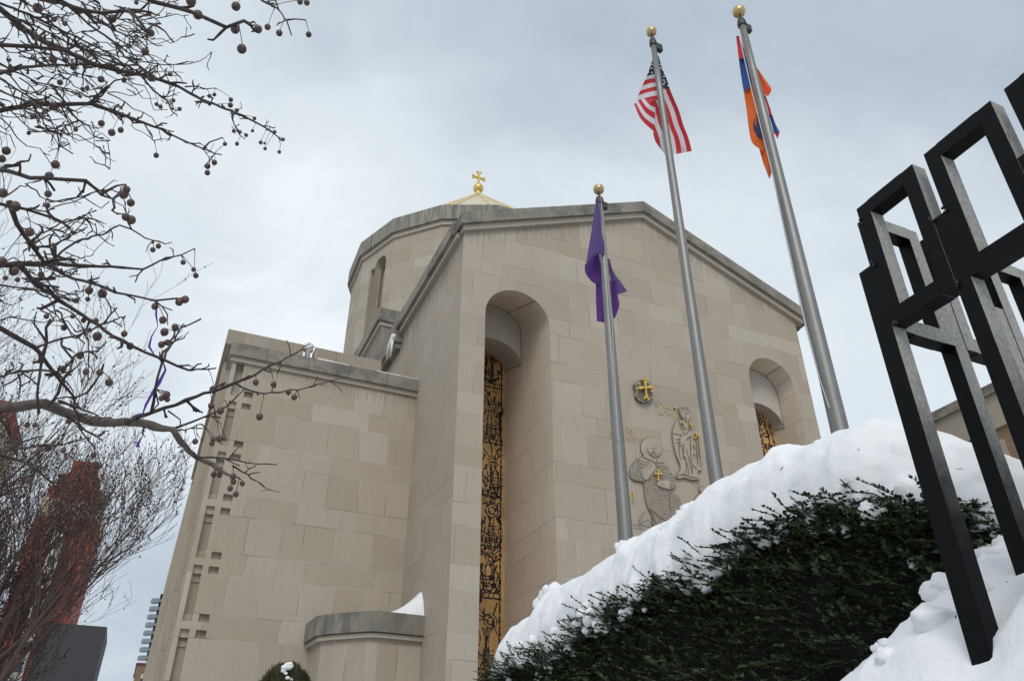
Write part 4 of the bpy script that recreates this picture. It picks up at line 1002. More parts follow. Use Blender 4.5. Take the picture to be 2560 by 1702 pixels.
for q_, (px, py, r_) in enumerate(((1462, 1530, .05), (1480, 1545, .055), (1500, 1560, .045), (1450, 1555, .04), (1515, 1572, .028), (1470, 1575, .03), (1388, 1580, .032), (1390, 1598, .03), (1386, 1615, .024), (1560, 1535, .03), (1575, 1525, .02), (1612, 1522, .014), (2178, 1272, .035), (2195, 1280, .03), (2160, 1280, .02), (1330, 1600, .03), (1300, 1612, .03))):
    blob(cap, ox(px, py, 2.27), r_, 1.0, 50 + q_ * 2.3)
hd_ = empty('hedge', (2.6, 3.6, GZ), 'dark evergreen hedge with small glossy leaves under a thick snow cap', 'hedge')
for k in range(60):                        # fallen leaves and twig bits lying on the snow
    i = rr.randrange(len(vs)); p = Vector(vs[i])
    if (i % ns) / ns < .14 or (i % ns) / ns > .36: continue
    d_ = Vector((rr.uniform(-1, 1), rr.uniform(-1, 1), rr.uniform(-.3, .3))).normalized() * rr.uniform(.004, .011)
    cap.tube([p - d_ + Vector((-.003, 0, .002)), p + d_ + Vector((-.003, 0, .003))], rr.uniform(.0008, .0018), 4, 1)
tag(cap.build('snow_cap', [M['snow'], M['stem']], smooth=True, fix=False), 'thick white snow cap lying on top of the dark hedge', 'snow', kind='stuff')
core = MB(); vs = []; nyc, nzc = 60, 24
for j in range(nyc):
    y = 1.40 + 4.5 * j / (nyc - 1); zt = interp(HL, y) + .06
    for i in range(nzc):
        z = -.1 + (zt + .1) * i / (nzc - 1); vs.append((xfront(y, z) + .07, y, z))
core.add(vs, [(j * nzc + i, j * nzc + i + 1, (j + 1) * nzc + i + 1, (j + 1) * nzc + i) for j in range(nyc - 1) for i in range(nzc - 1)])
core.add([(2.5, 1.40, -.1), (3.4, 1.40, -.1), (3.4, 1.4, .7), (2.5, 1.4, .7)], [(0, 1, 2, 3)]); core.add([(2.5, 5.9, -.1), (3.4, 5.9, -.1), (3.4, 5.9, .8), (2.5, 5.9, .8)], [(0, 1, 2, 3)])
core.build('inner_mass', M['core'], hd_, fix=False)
# shoots with paired leaves
LV, LF = [], []; stems = MB(); rr = random.Random(21)
def leaf(p, d, up, L, W):
    d = d.normalized(); s_ = d.cross(up)
    if s_.length < 1e-4: s_ = d.orthogonal()
    s_.normalize(); n_ = s_.cross(d); b_ = len(LV)
    LV.extend([p, p + d * L * .35 + s_ * W * .5 + n_ * W * .12, p + d * L * .8 + s_ * W * .38 + n_ * W * .1, p + d * L, p + d * L * .8 - s_ * W * .38 + n_ * W * .1, p + d * L * .35 - s_ * W * .5 + n_ * W * .12])
    LF.extend([(b_, b_ + 1, b_ + 2, b_ + 3), (b_, b_ + 3, b_ + 4, b_ + 5)])
def shoot(p, d, n, step, ls, droop=.02):
    p = p.copy(); d = d.normalized(); pts = [p.copy()]; side = rr.choice((-1, 1))
    for k in range(n):
        d = (d + Vector((rr.uniform(-.14, .14), rr.uniform(-.14, .14), rr.uniform(-.12, .12) - droop))).normalized(); p = p + d * step; pts.append(p.copy())
        for s_ in (1, -1):
            sd = d.cross(Vector((rr.uniform(-.3, .3), rr.uniform(-.3, .3), 1))).normalized() * s_
            ld = (d * .75 + sd * rr.uniform(.6, 1.0) + Vector((0, 0, rr.uniform(0, .35)))).normalized()
            leaf(p, ld, Vector((rr.uniform(-.9, .9), rr.uniform(-.9, .9), 1)), ls * rr.uniform(.75, 1.2), ls * .62 * rr.uniform(.8, 1.15))
    leaf(p, d, Vector((0, 0, 1)), ls, ls * .5)
    stems.tube(pts, [.0018] * (len(pts) - 1) + [.0008], 3, caps=False)
for k in range(5200):
    y = 1.42 + (rr.random() ** 1.25) * 4.45; zl = interp(HL, y) + .09 * noise.noise(Vector((y * 3.6, 3.3, 0))) + .07 * noise.noise(Vector((y * 11.0, 1.3, 0))) - .06; z = zl - (rr.random() ** 1.75) * (.95 if y < 3.4 else .75)
    if z < .1: continue
    x = xfront(y, z) + rr.uniform(-.0, .06)
    d = Vector((-1.0 * rr.uniform(.2, 1), rr.uniform(-.6, 1.3), rr.uniform(-.1, .7)))
    shoot(Vector((x, y, z)), d, rr.randint(2, 5), .015, .021, .03)
for k in range(300):                       # longer shoots sticking out across the snow edge
    y = 1.45 + rr.random() ** 1.1 * 4.4; z = interp(HL, y) + rr.uniform(-.16, .0); x = xfront(y, z) - .03
    d = Vector((-.7 * rr.uniform(.3, 1), rr.uniform(.2, 1.5), rr.uniform(0, .75)))
    shoot(Vector((x, y, z)), d, rr.randint(4, 9), .015, .019, .0)
for k in range(260):
    y = 1.45 + rr.random() * 4.3; z = interp(HL, y) - rr.uniform(.08, .6)
    if z > .15: shoot(Vector((xfront(y, z) - .02, y, z)), Vector((-.5, rr.uniform(-.5, 1.2), rr.uniform(-.1, .4))), rr.randint(3, 6), .02, .027, .01)
for k in range(60):
    y = 5.5 + rr.random() * .45; z = rr.uniform(.3, .9); x = xfront(y, z) - .03
    shoot(Vector((x, y, z)), Vector((-.6, rr.uniform(.3, 1.2), rr.uniform(0, .5))), rr.randint(6, 12), .013, .016, .0)
lm = MB(); lm.add(LV, LF); fo = lm.build('foliage', M['leaf'], hd_, fix=False)
stems.build('shoot', M['stem'], hd_, fix=False)

# ------------------------------------------------------------------ clipped conifer by the wing
cs = empty('conifer_shrub', (1.9, 12.0, GZ), 'rounded evergreen shrub with a dab of snow on top before the church wall', 'shrub')
LV, LF = [], []; rr = random.Random(31)
for k in range(15000):
    th = rr.uniform(0, 2 * pi); ph = math.acos(rr.uniform(-.3, 1)); u_ = Vector((sin(ph) * cos(th), sin(ph) * sin(th), cos(ph)))
    rad = rr.uniform(.82, 1.0) * (1 + .08 * noise.noise(u_ * 3.0)); c_ = Vector((1.9, 12.0, 1.25)); p = c_ + Vector((u_.x * .42, u_.y * .42, u_.z * .60)) * rad
    leaf(p, u_ * .5 + Vector((rr.uniform(-.3, .3), rr.uniform(-.3, .3), 1)), Vector((u_.x, u_.y, .1)), rr.uniform(.05, .11), .014)
lm = MB(); lm.add(LV, LF); lm.build('foliage', M['yew'], cs, fix=False)
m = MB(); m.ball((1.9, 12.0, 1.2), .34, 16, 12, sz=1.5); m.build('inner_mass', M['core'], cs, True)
m = MB(); m.lathe([(.08, GZ), (.06, .9)], 1.9, 12.0, 8); m.build('trunk', M['bark'], cs)
m = MB(); rr = random.Random(5)
for (px, py, r_) in ((718, 1662, .05), (712, 1668, .055), (724, 1660, .05), (728, 1664, .035), (708, 1676, .035), (714, 1682, .03), (719, 1694, .035), (728, 1698, .03), (722, 1667, .05)):
    m.ball(oy(px, py, 11.64), r_, 9, 6, sz=.7)
tag(m.build('snow_dab', M['snow'], smooth=True), 'small dab of snow on the rounded evergreen shrub', 'snow', kind='stuff')

# ------------------------------------------------------------------ crabapple tree close to the camera
ct = empty('crabapple_tree', (-3.0, 1.2, GZ), 'bare crabapple tree reaching in from the left with dangling round fruit', 'tree')
tw = MB(); limb = MB(); rr = random.Random(77)
BR = []                                    # (pixel polyline, distance, start radius px, end radius px)
za = lambda L: [(x / 2.743, y / 2.743) for x, y in L]
zb_ = lambda L: [(x / 2.743, 560 + y / 2.743) for x, y in L]
zc_ = lambda L: [(x / 2.742, 1130 + y / 2.742) for x, y in L]
zd_ = lambda L: [(x / 4.48, 780 + y / 4.48) for x, y in L]
ze_ = lambda L: [(x / 4.718, y / 4.718) for x, y in L]
def B(L, d, r0, r1, side=1.0, big=False): BR.append((L, d, r0, r1, side, big))
B(za([(-120, -30), (0, 60), (150, 190), (290, 280), (480, 360), (660, 450), (820, 490), (960, 510), (1100, 550), (1230, 600), (1370, 680), (1510, 735), (1650, 785), (1800, 865), (1930, 960)]), 2.5, 6.5, 1.2)
B(za([(-120, 800), (0, 760), (220, 720), (450, 715), (620, 715), (780, 765), (990, 840), (1190, 930), (1380, 1020), (1520, 1062)]), 2.1, 5, 1.4)
B(za([(-120, 1130), (0, 1165), (200, 1215), (420, 1235), (590, 1245), (690, 1330), (770, 1360), (870, 1310)]), 1.15, 5.5, 2)
B(za([(690, 1330), (800, 1275), (860, 1265)]), 1.15, 2.4, 1.6); B(za([(770, 1360), (775, 1420), (760, 1440), (800, 1465)]), 1.15, 3, 1.5)
B(za([(200, -60), (340, 0), (500, 50), (700, 90), (820, 75), (900, 90), (1000, 195), (1010, 260)]), 1.5, 6, 2.2)
B(za([(820, 75), (960, 60), (1040, 0)]), 1.5, 3, 2)
B(za([(900, -50), (1040, 0), (1240, 65), (1400, 120), (1560, 190), (1640, 160), (1740, 150)]), 1.3, 6, 2)
B(za([(1700, -60), (1800, 0), (1900, 60), (1960, 140), (2000, 245)]), 1.9, 3, 1.2); B(za([(1960, 140), (2020, 125), (2095, 138)]), 1.9, 1.8, 1.2)
B(za([(-80, 300), (0, 310), (150, 320), (240, 320), (480, 360)]), 1.8, 4.5, 3); B(za([(-80, 520), (0, 500), (180, 460), (380, 445), (640, 440), (960, 450)]), 2.2, 4, 1.6)
B(za([(440, 20), (600, 160), (780, 290), (860, 390), (960, 460), (1100, 550)]), 1.9, 2.2, 2); B(za([(0, 440), (250, 560), (430, 600), (500, 640)]), 2.0, 2.2, 1.2)
B(za([(0, 620), (150, 680), (300, 740), (390, 900), (410, 1000), (500, 1055)]), 1.9, 2.2, 1.2); B(za([(-60, 1390), (0, 1400), (180, 1435), (350, 1490), (480, 1564)]), 1.3, 3.5, 2)
B(za([(640, 715), (700, 650), (790, 560), (850, 540)]), 2.1, 2.6, 1.4); B(za([(-60, 0), (100, 60), (300, 150), (520, 250), (700, 350), (850, 440), (960, 500)]), 2.3, 2.6, 1.6)
B(za([(-50, 40), (120, 130), (350, 230), (560, 340), (760, 420), (1000, 530)]), 2.6, 2.2, 1.2); B(za([(100, -40), (240, 60), (380, 180), (520, 300), (640, 390), (820, 470)]), 2.4, 2.2, 1.2)
B(za([(560, 20), (640, 120), (760, 190), (880, 250), (940, 240)]), 1.8, 2.4, 1.4); B(za([(0, 540), (160, 640), (260, 700), (420, 730), (560, 770)]), 2.3, 2.0, 1.2)
B(za([(880, 60), (920, 150), (1000, 220), (1040, 180), (1070, 165)]), 1.4, 2.5, 1.8); B(za([(960, 510), (1060, 620), (1150, 700), (1180, 750), (1240, 760)]), 2.4, 1.8, 1.0)
B(za([(1270, 605), (1350, 590), (1420, 610), (1470, 605)]), 2.45, 1.5, .9); B(za([(1590, 770), (1600, 850), (1650, 930), (1680, 955)]), 2.5, 1.7, 1.0); B(za([(990, 840), (1030, 920), (1060, 975)]), 2.1, 1.6, 1.0)
B(za([(1390, 1020), (1440, 980), (1525, 945)]), 2.1, 1.9, 1.4); B(za([(1390, 1020), (1440, 1100)]), 2.1, 1.2, .8)
B(zb_([(-80, 280), (0, 278), (280, 275), (560, 290), (760, 290), (980, 310), (1100, 250), (1240, 210), (1335, 168)]), 1.7, 6, 1.3)
B(zb_([(60, -150), (120, 0), (200, 130), (300, 260), (430, 350), (620, 410), (860, 480), (1060, 520), (1210, 510)]), 1.4, 5, 2)
B(zb_([(140, 280), (240, 400), (400, 530), (560, 620), (720, 730), (900, 840), (1100, 930), (1280, 1000), (1380, 1000), (1480, 988)]), 1.5, 5, 1.8)
B(zb_([(360, 260), (420, 190), (540, 110), (700, 75), (820, 5), (900, 40), (1000, 95), (1130, 145), (1180, 125)]), 1.75, 2.6, 1.1)
B(zb_([(390, 210), (390, 150), (470, 90), (600, 20)]), 1.75, 2, 1.2); B(zb_([(450, 195), (560, 235), (640, 210)]), 1.75, 1.4, .9)
B(zb_([(-80, 670), (0, 720), (240, 850), (340, 980), (440, 1100), (520, 1190), (600, 1150), (700, 1010), (710, 960)]), 1.35, 5, 1.8)
B(zb_([(-120, 1275), (0, 1262), (300, 1240), (440, 1290), (640, 1340), (860, 1365), (1000, 1370), (1180, 1410), (1230, 1490), (1300, 1560), (1340, 1598), (1460, 1650), (1560, 1712), (1640, 1740)]), 1.5, 12, 2.0, big=True)
B(zb_([(870, 1362), (940, 1320), (1040, 1290), (1200, 1240), (1350, 1180), (1490, 1140), (1640, 1080), (1800, 1000), (2000, 900), (2125, 820)]), 1.55, 5, 1.2)
B(zb_([(1620, 1090), (1680, 1135), (1770, 1160), (1960, 1150), (2150, 1110), (2270, 1075), (2359, 1052)]), 1.55, 2.3, .9)
B(zb_([(1180, 1410), (1330, 1350), (1470, 1290), (1550, 1250), (1690, 1120)]), 1.5, 2.8, 1); B(zb_([(1200, 1420), (1290, 1405), (1380, 1370)]), 1.5, 2, 1.1)
B(zb_([(1045, 1288), (1060, 1130), (1100, 960), (1160, 850), (1200, 740), (1290, 690), (1380, 650)]), 1.55, 3, 1.6)
B(zb_([(240, 850), (420, 790), (640, 730), (720, 680), (760, 620), (800, 575)]), 1.35, 2.6, 1.5); B(zb_([(720, 680), (800, 650), (860, 628)]), 1.4, 2, 1.2)
B(zb_([(-40, 420), (100, 435), (240, 440), (450, 520), (520, 540)]), 1.8, 2.2, 1.2); B(zb_([(390, 590), (430, 640), (490, 740), (580, 815)]), 1.4, 2, 1.4)
B(zb_([(250, 1290), (260, 1100), (300, 900), (325, 720), (350, 650)]), 1.0, 3.2, 2.8); B(zb_([(1150, 1280), (1230, 1340), (1240, 1390)]), 1.5, 1.5, 1.2)
B(zc_([(1340, 35), (1450, 45), (1550, 40), (1700, 70), (1760, 78), (1900, 86)]), 1.5, 2.4, 1.1); B(zc_([(1600, 90), (1680, 140), (1760, 205), (1850, 255), (1915, 275)]), 1.5, 1.9, .9)
B(zc_([(1560, 60), (1600, 0), (1640, -40)]), 1.5, 1.8, 1.0); B(zc_([(-60, 0), (0, 20), (150, 70), (250, 120), (360, 210), (440, 215), (520, 190)]), 1.4, 3.5, 1.5)
B(zd_([(-60, 740), (0, 720), (160, 680), (300, 660), (460, 655), (640, 668), (740, 600), (810, 535), (850, 480), (960, 450), (1080, 455), (1130, 400), (1190, 330)]), 1.3, 3.0, 1.5)
B(zd_([(530, 1040), (600, 990), (660, 900), (690, 800), (740, 720), (800, 620), (820, 540)]), 1.4, 3.4, 2); B(zd_([(820, 950), (840, 1060), (900, 1160), (890, 1300), (960, 1420), (1050, 1500)]), 1.45, 2.6, 1.4)
B(zd_([(660, 985), (800, 1040), (1000, 1110), (1120, 1165), (1255, 1180)]), 1.5, 2.4, 1.4); B(zd_([(750, 1160), (860, 1250), (980, 1330), (1080, 1395), (1210, 1330)]), 1.45, 2.6, 1.2)
B(zd_([(-40, 1180), (60, 1250), (110, 1350), (150, 1500), (120, 1560)]), 1.3, 3.2, 2.2); B(zd_([(-40, 1570), (140, 1540), (400, 1500), (640, 1490), (860, 1440), (1000, 1400)]), 1.5, 3.0, 1.2)
B(zd_([(150, 1500), (300, 1440), (420, 1400), (480, 1395)]), 1.4, 2.4, 1.4); B(zd_([(680, 300), (700, 380), (760, 460), (820, 530)]), 1.35, 2.6, 2.2); B(zd_([(210, 690), (235, 760), (210, 900), (200, 980)]), 1.3, 1.8, 1.2)
def proj(P):
    p, h = R(PITCH), R(YAW); r = P[0] * cos(h) - P[1] * sin(h); g_ = P[0] * sin(h) + P[1] * cos(h)
    d = g_ * cos(p) + P[2] * sin(p); u = -g_ * sin(p) + P[2] * cos(p); return 1280 + FPX * r / d, 851 - FPX * u / d
BP = []
NODES = []                                 # possible fruit points
def wobble(pl, amp, n):
    out = []
    for i in range(len(pl) - 1):
        a, b_ = Vector(pl[i]), Vector(pl[i + 1])
        k = max(1, int((b_ - a).length / n))
        for q in range(k): t = q / k; p = a.lerp(b_, t); out.append(p + Vector((noise.noise(p * 25), noise.noise(p * 25 + Vector((9, 0, 0))), noise.noise(p * 25 + Vector((0, 9, 0))))) * amp)
    out.append(Vector(pl[-1])); return out
def spur(mb, p, d, L, r, dep=0):           # short knobbly side shoots
    n = max(2, int(L / .012)); pts = [p.copy()]; q = p.copy(); d = d.normalized()
    for k in range(n):
        d = (d + Vector((rr.uniform(-.45, .45), rr.uniform(-.45, .45), rr.uniform(-.35, .45)))).normalized(); q = q + d * (L / n); pts.append(q.copy())
        if dep < 2 and rr.random() < (.5 if dep == 0 else .25):
            spur(mb, q, d + Vector((rr.uniform(-1, 1), rr.uniform(-1, 1), rr.uniform(-1, 1))), L * rr.uniform(.3, .6), r * .7, dep + 1)
    rad = [r * (1 - .45 * k / n) * rr.uniform(.8, 1.3) for k in range(n + 1)]; rad[-1] *= 1.3
    mb.tube(pts, rad, 4); NODES.append((q.copy(), dep))
for bi, (L, d, r0, r1, sd, big) in enumerate(BR):
    k_ = len(L); pts = [od(x, y, d * (1 + .05 * sin(i * .9 + bi) + .10 * (i / k_ - .5) * (1 if bi % 2 else -1))) for i, (x, y) in enumerate(L)]
    pl = wobble(pts, .004, .02); n = len(pl); mb_ = limb if big else tw
    rad = [((r0 + (r1 - r0) * (i / (n - 1)) ** (1.5 if big else 1)) * d / FPX) * (1 + .14 * noise.noise(p * 60)) * .5 * (2.1 if not big else 2.0) for i, p in enumerate(pl)]
    for i in range(0, n, rr.randint(5, 8)): rad[i] *= 1.25
    mb_.tube(pl, rad, 8 if big else 6)
    for i, p in enumerate(pl): BP.append((*proj(p), d, p))
    if big: continue
    dens = .032 if L[0][0] < 200 and L[0][1] < 520 else .045
    i = 2; acc = 0
    while i < n - 1:
        acc += (pl[i] - pl[i - 1]).length
        if acc > dens * rr.uniform(.35, 1.5):
            acc = 0; t = (pl[min(i + 1, n - 1)] - pl[i - 1]).normalized(); sdv = Vector((rr.uniform(-1, 1), rr.uniform(-1, 1), rr.uniform(-1, 1)))
            spur(tw, pl[i], t * .5 + sdv * .9, rr.uniform(.010, .038) * (1.0 if d < 1.6 else 1.4), min(rad[i] * .9, .0034))
        i += 1
# extra thin twig network in the upper left
for k in range(95):
    x0_, y0_ = rr.uniform(-40, 330), rr.uniform(-30, 330) ; d = rr.uniform(1.6, 2.7); an = rr.uniform(.15, .75); Ln = rr.uniform(60, 210); pl = []
    if x0_ > 200 and y0_ > 250: continue
    for q in range(8): pl.append(od(x0_ + cos(an) * Ln * q / 7, y0_ + sin(an) * Ln * q / 7, d * (1 + .01 * q))); an += rr.uniform(-.16, .16)
    pl = wobble(pl, .005, .02); n = len(pl); tw.tube(pl, [(1.5 - .8 * i / n) * d / FPX for i in range(n)], 4)
    for i in range(2, n, 2):
        if rr.random() < .55: t = (pl[min(i + 1, n - 1)] - pl[i - 1]).normalized(); spur(tw, pl[i], t * .5 + Vector((rr.uniform(-1, 1), rr.uniform(-1, 1), rr.uniform(-1, 1))), rr.uniform(.012, .05), .0019)
for k in range(26):                        # and below, crossing in front of the far tree
    x0_, y0_ = rr.uniform(-40, 150), rr.uniform(420, 820); d = rr.uniform(1.4, 2.2); an = rr.uniform(-.3, .6); Ln = rr.uniform(60, 170); pl = []
    for q in range(8): pl.append(od(x0_ + cos(an) * Ln * q / 7, y0_ + sin(an) * Ln * q / 7, d)); an += rr.uniform(-.2, .2)
    pl = wobble(pl, .005, .02); n = len(pl); tw.tube(pl, [(1.7 - .8 * i / n) * d / FPX for i in range(n)], 4)
    for i in range(2, n, 2):
        if rr.random() < .5: t = (pl[min(i + 1, n - 1)] - pl[i - 1]).normalized(); spur(tw, pl[i], t * .5 + Vector((rr.uniform(-1, 1), rr.uniform(-1, 1), rr.uniform(-1, 1))), rr.uniform(.015, .06), .0014)
tw.build('twigs', M['bark'], ct, True, fix=False)
# trunk and forks outside the frame, feeding the branches
root = Vector((-3.0, 1.2, GZ)); hub = Vector((-2.35, 1.35, .35)); tk = MB()
tk.tube([root, root + Vector((.1, .02, .8)), hub, hub + Vector((.15, .05, .7)), hub + Vector((.45, .1, 1.6))], [.11, .09, .075, .06, .035], 12)
for (L, d, r0, r1, sd, big) in BR:
    if L[0][0] > 10 and not (L[0][1] < 0): continue
    s_ = od(L[0][0], L[0][1], d * 1.0); h2 = hub + Vector((.25, .07, 1.0)) * (1 if L[0][1] < 600 else .3)
    tk.tube([h2, h2.lerp(s_, .5) + Vector((0, 0, .08)), s_], [.02, r0 * d / FPX * 1.1, r0 * d / FPX * .9], 8)
tk.build('trunk', M['bark2'], ct, True)
limb.build('limb', M['bark2'], ct, True)
# fruit, each with stalk and calyx
fr = [(590, 15, 20, 1.3), (603, 8, 0, 0)]
za1 = lambda x, y, d: (x / 2.743, y / 2.743, d / 2.743); zb1 = lambda x, y, d: (x / 2.743, 560 + y / 2.743, d / 2.743); zc1 = lambda x, y, d: (x / 2.742, 1130 + y / 2.742, d / 2.742); ze1 = lambda x, y, d: (x / 4.718, y / 4.718, d / 4.718); zd1 = lambda x, y, d: (x / 4.48, 780 + y / 4.48, d / 4.48)
FR = [za1(*q) for q in [(1310, 10, 60), (1357, 103, 58), (1618, 45, 56), (1612, 203, 55), (1770, 202, 52), (1658, 337, 60), (1835, 187, 40), (1915, 228, 42), (2117, 238, 38), (2058, 15, 36), (2104, 20, 38), (1033, 228, 46), (995, 355, 48), (881, 315, 34), (770, 130, 48), (260, 58, 54), (1165, 510, 27), (1035, 535, 46), (693, 545, 40), (850, 553, 30), (1437, 660, 26), (1470, 650, 25), (1583, 685, 30), (1580, 722, 34), (1625, 757, 26), (1618, 775, 24), (1437, 716, 22), (1745, 813, 25), (1603, 900, 26), (1645, 906, 24), (1688, 928, 26), (1732, 898, 22), (1543, 988, 28), (1625, 987, 27), (1884, 906, 24), (1788, 978, 27), (1815, 984, 18), (1818, 1020, 24), (1942, 957, 24), (1915, 1043, 25), (1074, 716, 26), (1100, 733, 28), (1190, 690, 25), (1232, 748, 26), (695, 847, 40), (519, 889, 28), (766, 910, 44), (828, 893, 36), (836, 790, 36), (1071, 1066, 34), (1470, 1115, 36), (1423, 1140, 38), (1422, 1185, 36), (230, 797, 36), (278, 803, 20), (197, 914, 24), (380, 1129, 50), (338, 1208, 50), (868, 1300, 46), (847, 1332, 58), (897, 1391, 48), (863, 1488, 50), (900, 1508, 56), (103, 1416, 62), (330, 1330, 42), (325, 1410, 34), (412, 567, 34), (447, 412, 34), (500, 462, 34), (363, 408, 46), (43, 1035, 48), (20, 1325, 54), (368, 730, 52), (445, 163, 30), (597, 603, 26), (566, 612, 26), (370, 135, 30), (545, 75, 40), (935, 20, 26), (1020, 95, 30), (12, 1090, 44), (66, 414, 20)]]
FR += [zb1(*q) for q in [(203, 55, 54), (1048, 177, 34), (1086, 152, 34), (1048, 125, 20), (1256, 263, 34), (1328, 312, 32), (1343, 354, 36), (1270, 517, 50), (1229, 535, 50), (1062, 565, 44), (1117, 658, 48), (1128, 740, 52), (1201, 707, 46), (1108, 826, 44), (1148, 812, 40), (95, 322, 56), (10, 258, 58), (281, 348, 38), (120, 382, 30), (36, 370, 28), (611, 456, 48), (702, 477, 56), (601, 515, 30), (522, 525, 34), (318, 633, 32), (497, 634, 28), (572, 661, 32), (660, 662, 32), (667, 770, 56), (852, 752, 40), (893, 837, 46), (439, 710, 38), (430, 993, 42), (590, 1012, 40), (684, 1017, 42), (748, 1085, 48), (550, 900, 46), (1142, 1170, 48), (1108, 1193, 38), (1147, 1202, 36), (1462, 1134, 50), (1448, 1245, 42), (1512, 1280, 46), (1754, 1085, 42), (1876, 1100, 42), (1977, 1151, 40), (2018, 1186, 42), (1780, 1320, 48), (1339, 1490, 38), (1463, 1475, 36), (1455, 1503, 36), (1503, 1472, 44), (1540, 1472, 28), (187, 1377, 34), (240, 1377, 32), (470, 1353, 32), (330, 1535, 44), (434, 1550, 34), (18, 1310, 46)]]
FR += [zc1(*q) for q in [(1465, 154, 38), (1505, 155, 38), (1597, 165, 42), (1600, 202, 38), (1661, 214, 34), (1578, 248, 38), (1617, 287, 38), (198, 193, 38), (650, 85, 44), (684, 95, 34), (240, 110, 40), (640, 20, 36)]]
rr = random.Random(55)
def fruit_parts(c_, r):
    m = MB(); m.ball(c_, r, 14, 10, sz=1.08)
    return m
extra = MB(); NF = 0
for (x, y, dd) in sorted(FR, key=lambda q: -q[2]):
    want = min(max(FPX * .0135 / max(dd, 5), .85), 2.7)
    best = min(BP, key=lambda b: hypot(b[0] - x, (b[1] - (y - dd * 1.3)) * (1.0 if b[1] < y else 2.5)) + 26 * abs(math.log(b[2] / want)))
    dist = best[3].length * 1.0; pd = hypot(best[0] - x, best[1] - y)
    if pd > 130: dist = want
    r = dist * dd / FPX / 2 * .96; c_ = od(x, y, dist); top = best[3]
    m = MB(); m.ball(c_, r, 14, 10, sz=1.08); st_ = MB(); cx_ = MB()
    if pd > 130: top = c_ + Vector((.01, 0, .04))
    mid = c_.lerp(top, .55) + Vector((0, 0, .35 * (top - c_).length * rr.uniform(.3, .8)))
    a_ = c_ + Vector((0, 0, r * .95)); pts = []
    for k in range(8):
        t = k / 7; pts.append(a_ * (1 - t) ** 2 + mid * 2 * t * (1 - t) + top * t * t)
    st_.tube(pts, [.0007] * 6 + [.0012, .0016], 4)
    cd = Vector((rr.uniform(-.4, .4), rr.uniform(-.4, .1), -1)).normalized(); cx_.ball(c_ + cd * r * 1.02, r * .27, 7, 5)
    if NF < 98:
        f_ = m.build('fruit', M['fruit'], ct, True, fix=False); NF += 1
        st_.build('stalk', M['bark'], f_, fix=False); cx_.build('calyx', M['fruitdk'], f_, True, fix=False)
    else:
        extra.add(m.v, m.f, 0); extra.add(st_.v, st_.f, 1)
ex = extra.build('fruit', [M['fruit'], M['bark']], ct, True, fix=False); ex['kind'] = 'stuff'
# violet ribbon caught in the twigs
rbm = MB(); w0 = .004
RP = [zb1(x, y, 0)[:2] for x, y in [(1075, 540), (1070, 620), (1082, 700), (1040, 770), (1022, 840), (1060, 900), (1120, 950), (1135, 1000), (1090, 1090), (1050, 1150), (1000, 1240), (975, 1310), (990, 1390), (985, 1440), (950, 1500), (945, 1530)]]
pl = [od(x, y, 1.5) for x, y in RP]; vs = []; 
ww_ = [1.2, 1.5, .5, 1.0, 1.8, .8, 1.0, 1.6, 2.6, 2.0, 1.8, .8, .5, .4, 1.6, 2.6]
for i, p in enumerate(pl):
    t = (pl[min(i + 1, len(pl) - 1)] - pl[max(i - 1, 0)]).normalized(); s_ = t.cross(p.normalized() + Vector((.3, 0, .2))).normalized(); vs += [p + s_ * .0012 * ww_[i], p - s_ * .0012 * ww_[i]]
rbm.add(vs, [(2 * i, 2 * i + 1, 2 * i + 3, 2 * i + 2) for i in range(len(pl) - 1)])
tag(rbm.build('ribbon', cloth('violet_ribbon', (.12, .05, .40), .3), fix=False), 'thin violet ribbon dangling from the crabapple twigs', 'ribbon')

# ------------------------------------------------------------------ bare trees further off
def bare_tree(base, H, spread, seed, lean, label, nb=14):
    e = empty('bare_tree', base, label, 'tree', 'bare trees at the left')
    rd = random.Random(seed); m = MB(); nub = MB(); tk_ = MB()
    def grow(p, d, L, r, dep):
        n = 5 if dep < 3 else 4; pts = [p.copy()]; q = p.copy()
        for k in range(n):
            d = (d + Vector((rd.uniform(-1, 1), rd.uniform(-1, 1), rd.uniform(-.6, 1))) * (.09 + .035 * dep) + Vector((0, 0, .05))).normalized(); q = q + d * (L / n); pts.append(q.copy())
            if q.x > .02 - .12 * max(0, 3.2 - q.z): break
            if dep < 5 and k >= (1 if dep else 2) :
                for s_ in range(2 if rd.random() < (.3 if dep < 3 else .12) else 1):
                    if dep >= 3 and rd.random() < .2: continue
                    sdv = Vector((rd.uniform(-1, 1), rd.uniform(-1, 1), rd.uniform(-.3, .8))).normalized()
                    grow(q, (d * .95 + sdv * .62).normalized(), L * rd.uniform(.5, .74), r * (1 - .5 * k / n) * .58, dep + 1)
            if dep >= 4 and rd.random() < .11: nub.ball(q + Vector((rd.uniform(-.02, .02), 0, -.03)), .013, 5, 4)
        (tk_ if dep == 0 else m).tube(pts, [max(.0028, r * (1 - .6 * i / n)) for i in range(n + 1)], 8 if dep == 0 else (5 if dep < 3 else 3), caps=False)
    b_ = Vector(base); top = b_ + Vector(lean) * .35 + Vector((0, 0, H * .22))
    tk_.tube([b_, b_.lerp(top, .5), top], [.17, .15, .13], 10)
    for k in range(nb):
        an = 2 * pi * k / nb + rd.uniform(-.3, .3); sp = rd.uniform(.15, spread)
        grow(top + Vector((0, 0, -.3 * rd.random())), Vector((cos(an) * sp + lean[0] * .1, sin(an) * sp + lean[1] * .1, 1)).normalized(), H * rd.uniform(.42, .56), .075, 0)
    tk_.build('trunk', M['farbark'], e, True, fix=False); m.build('crown', M['farbark'], e, fix=False); nub.build('seed_pods', M['fruitdk'], e, True, fix=False)
    return e
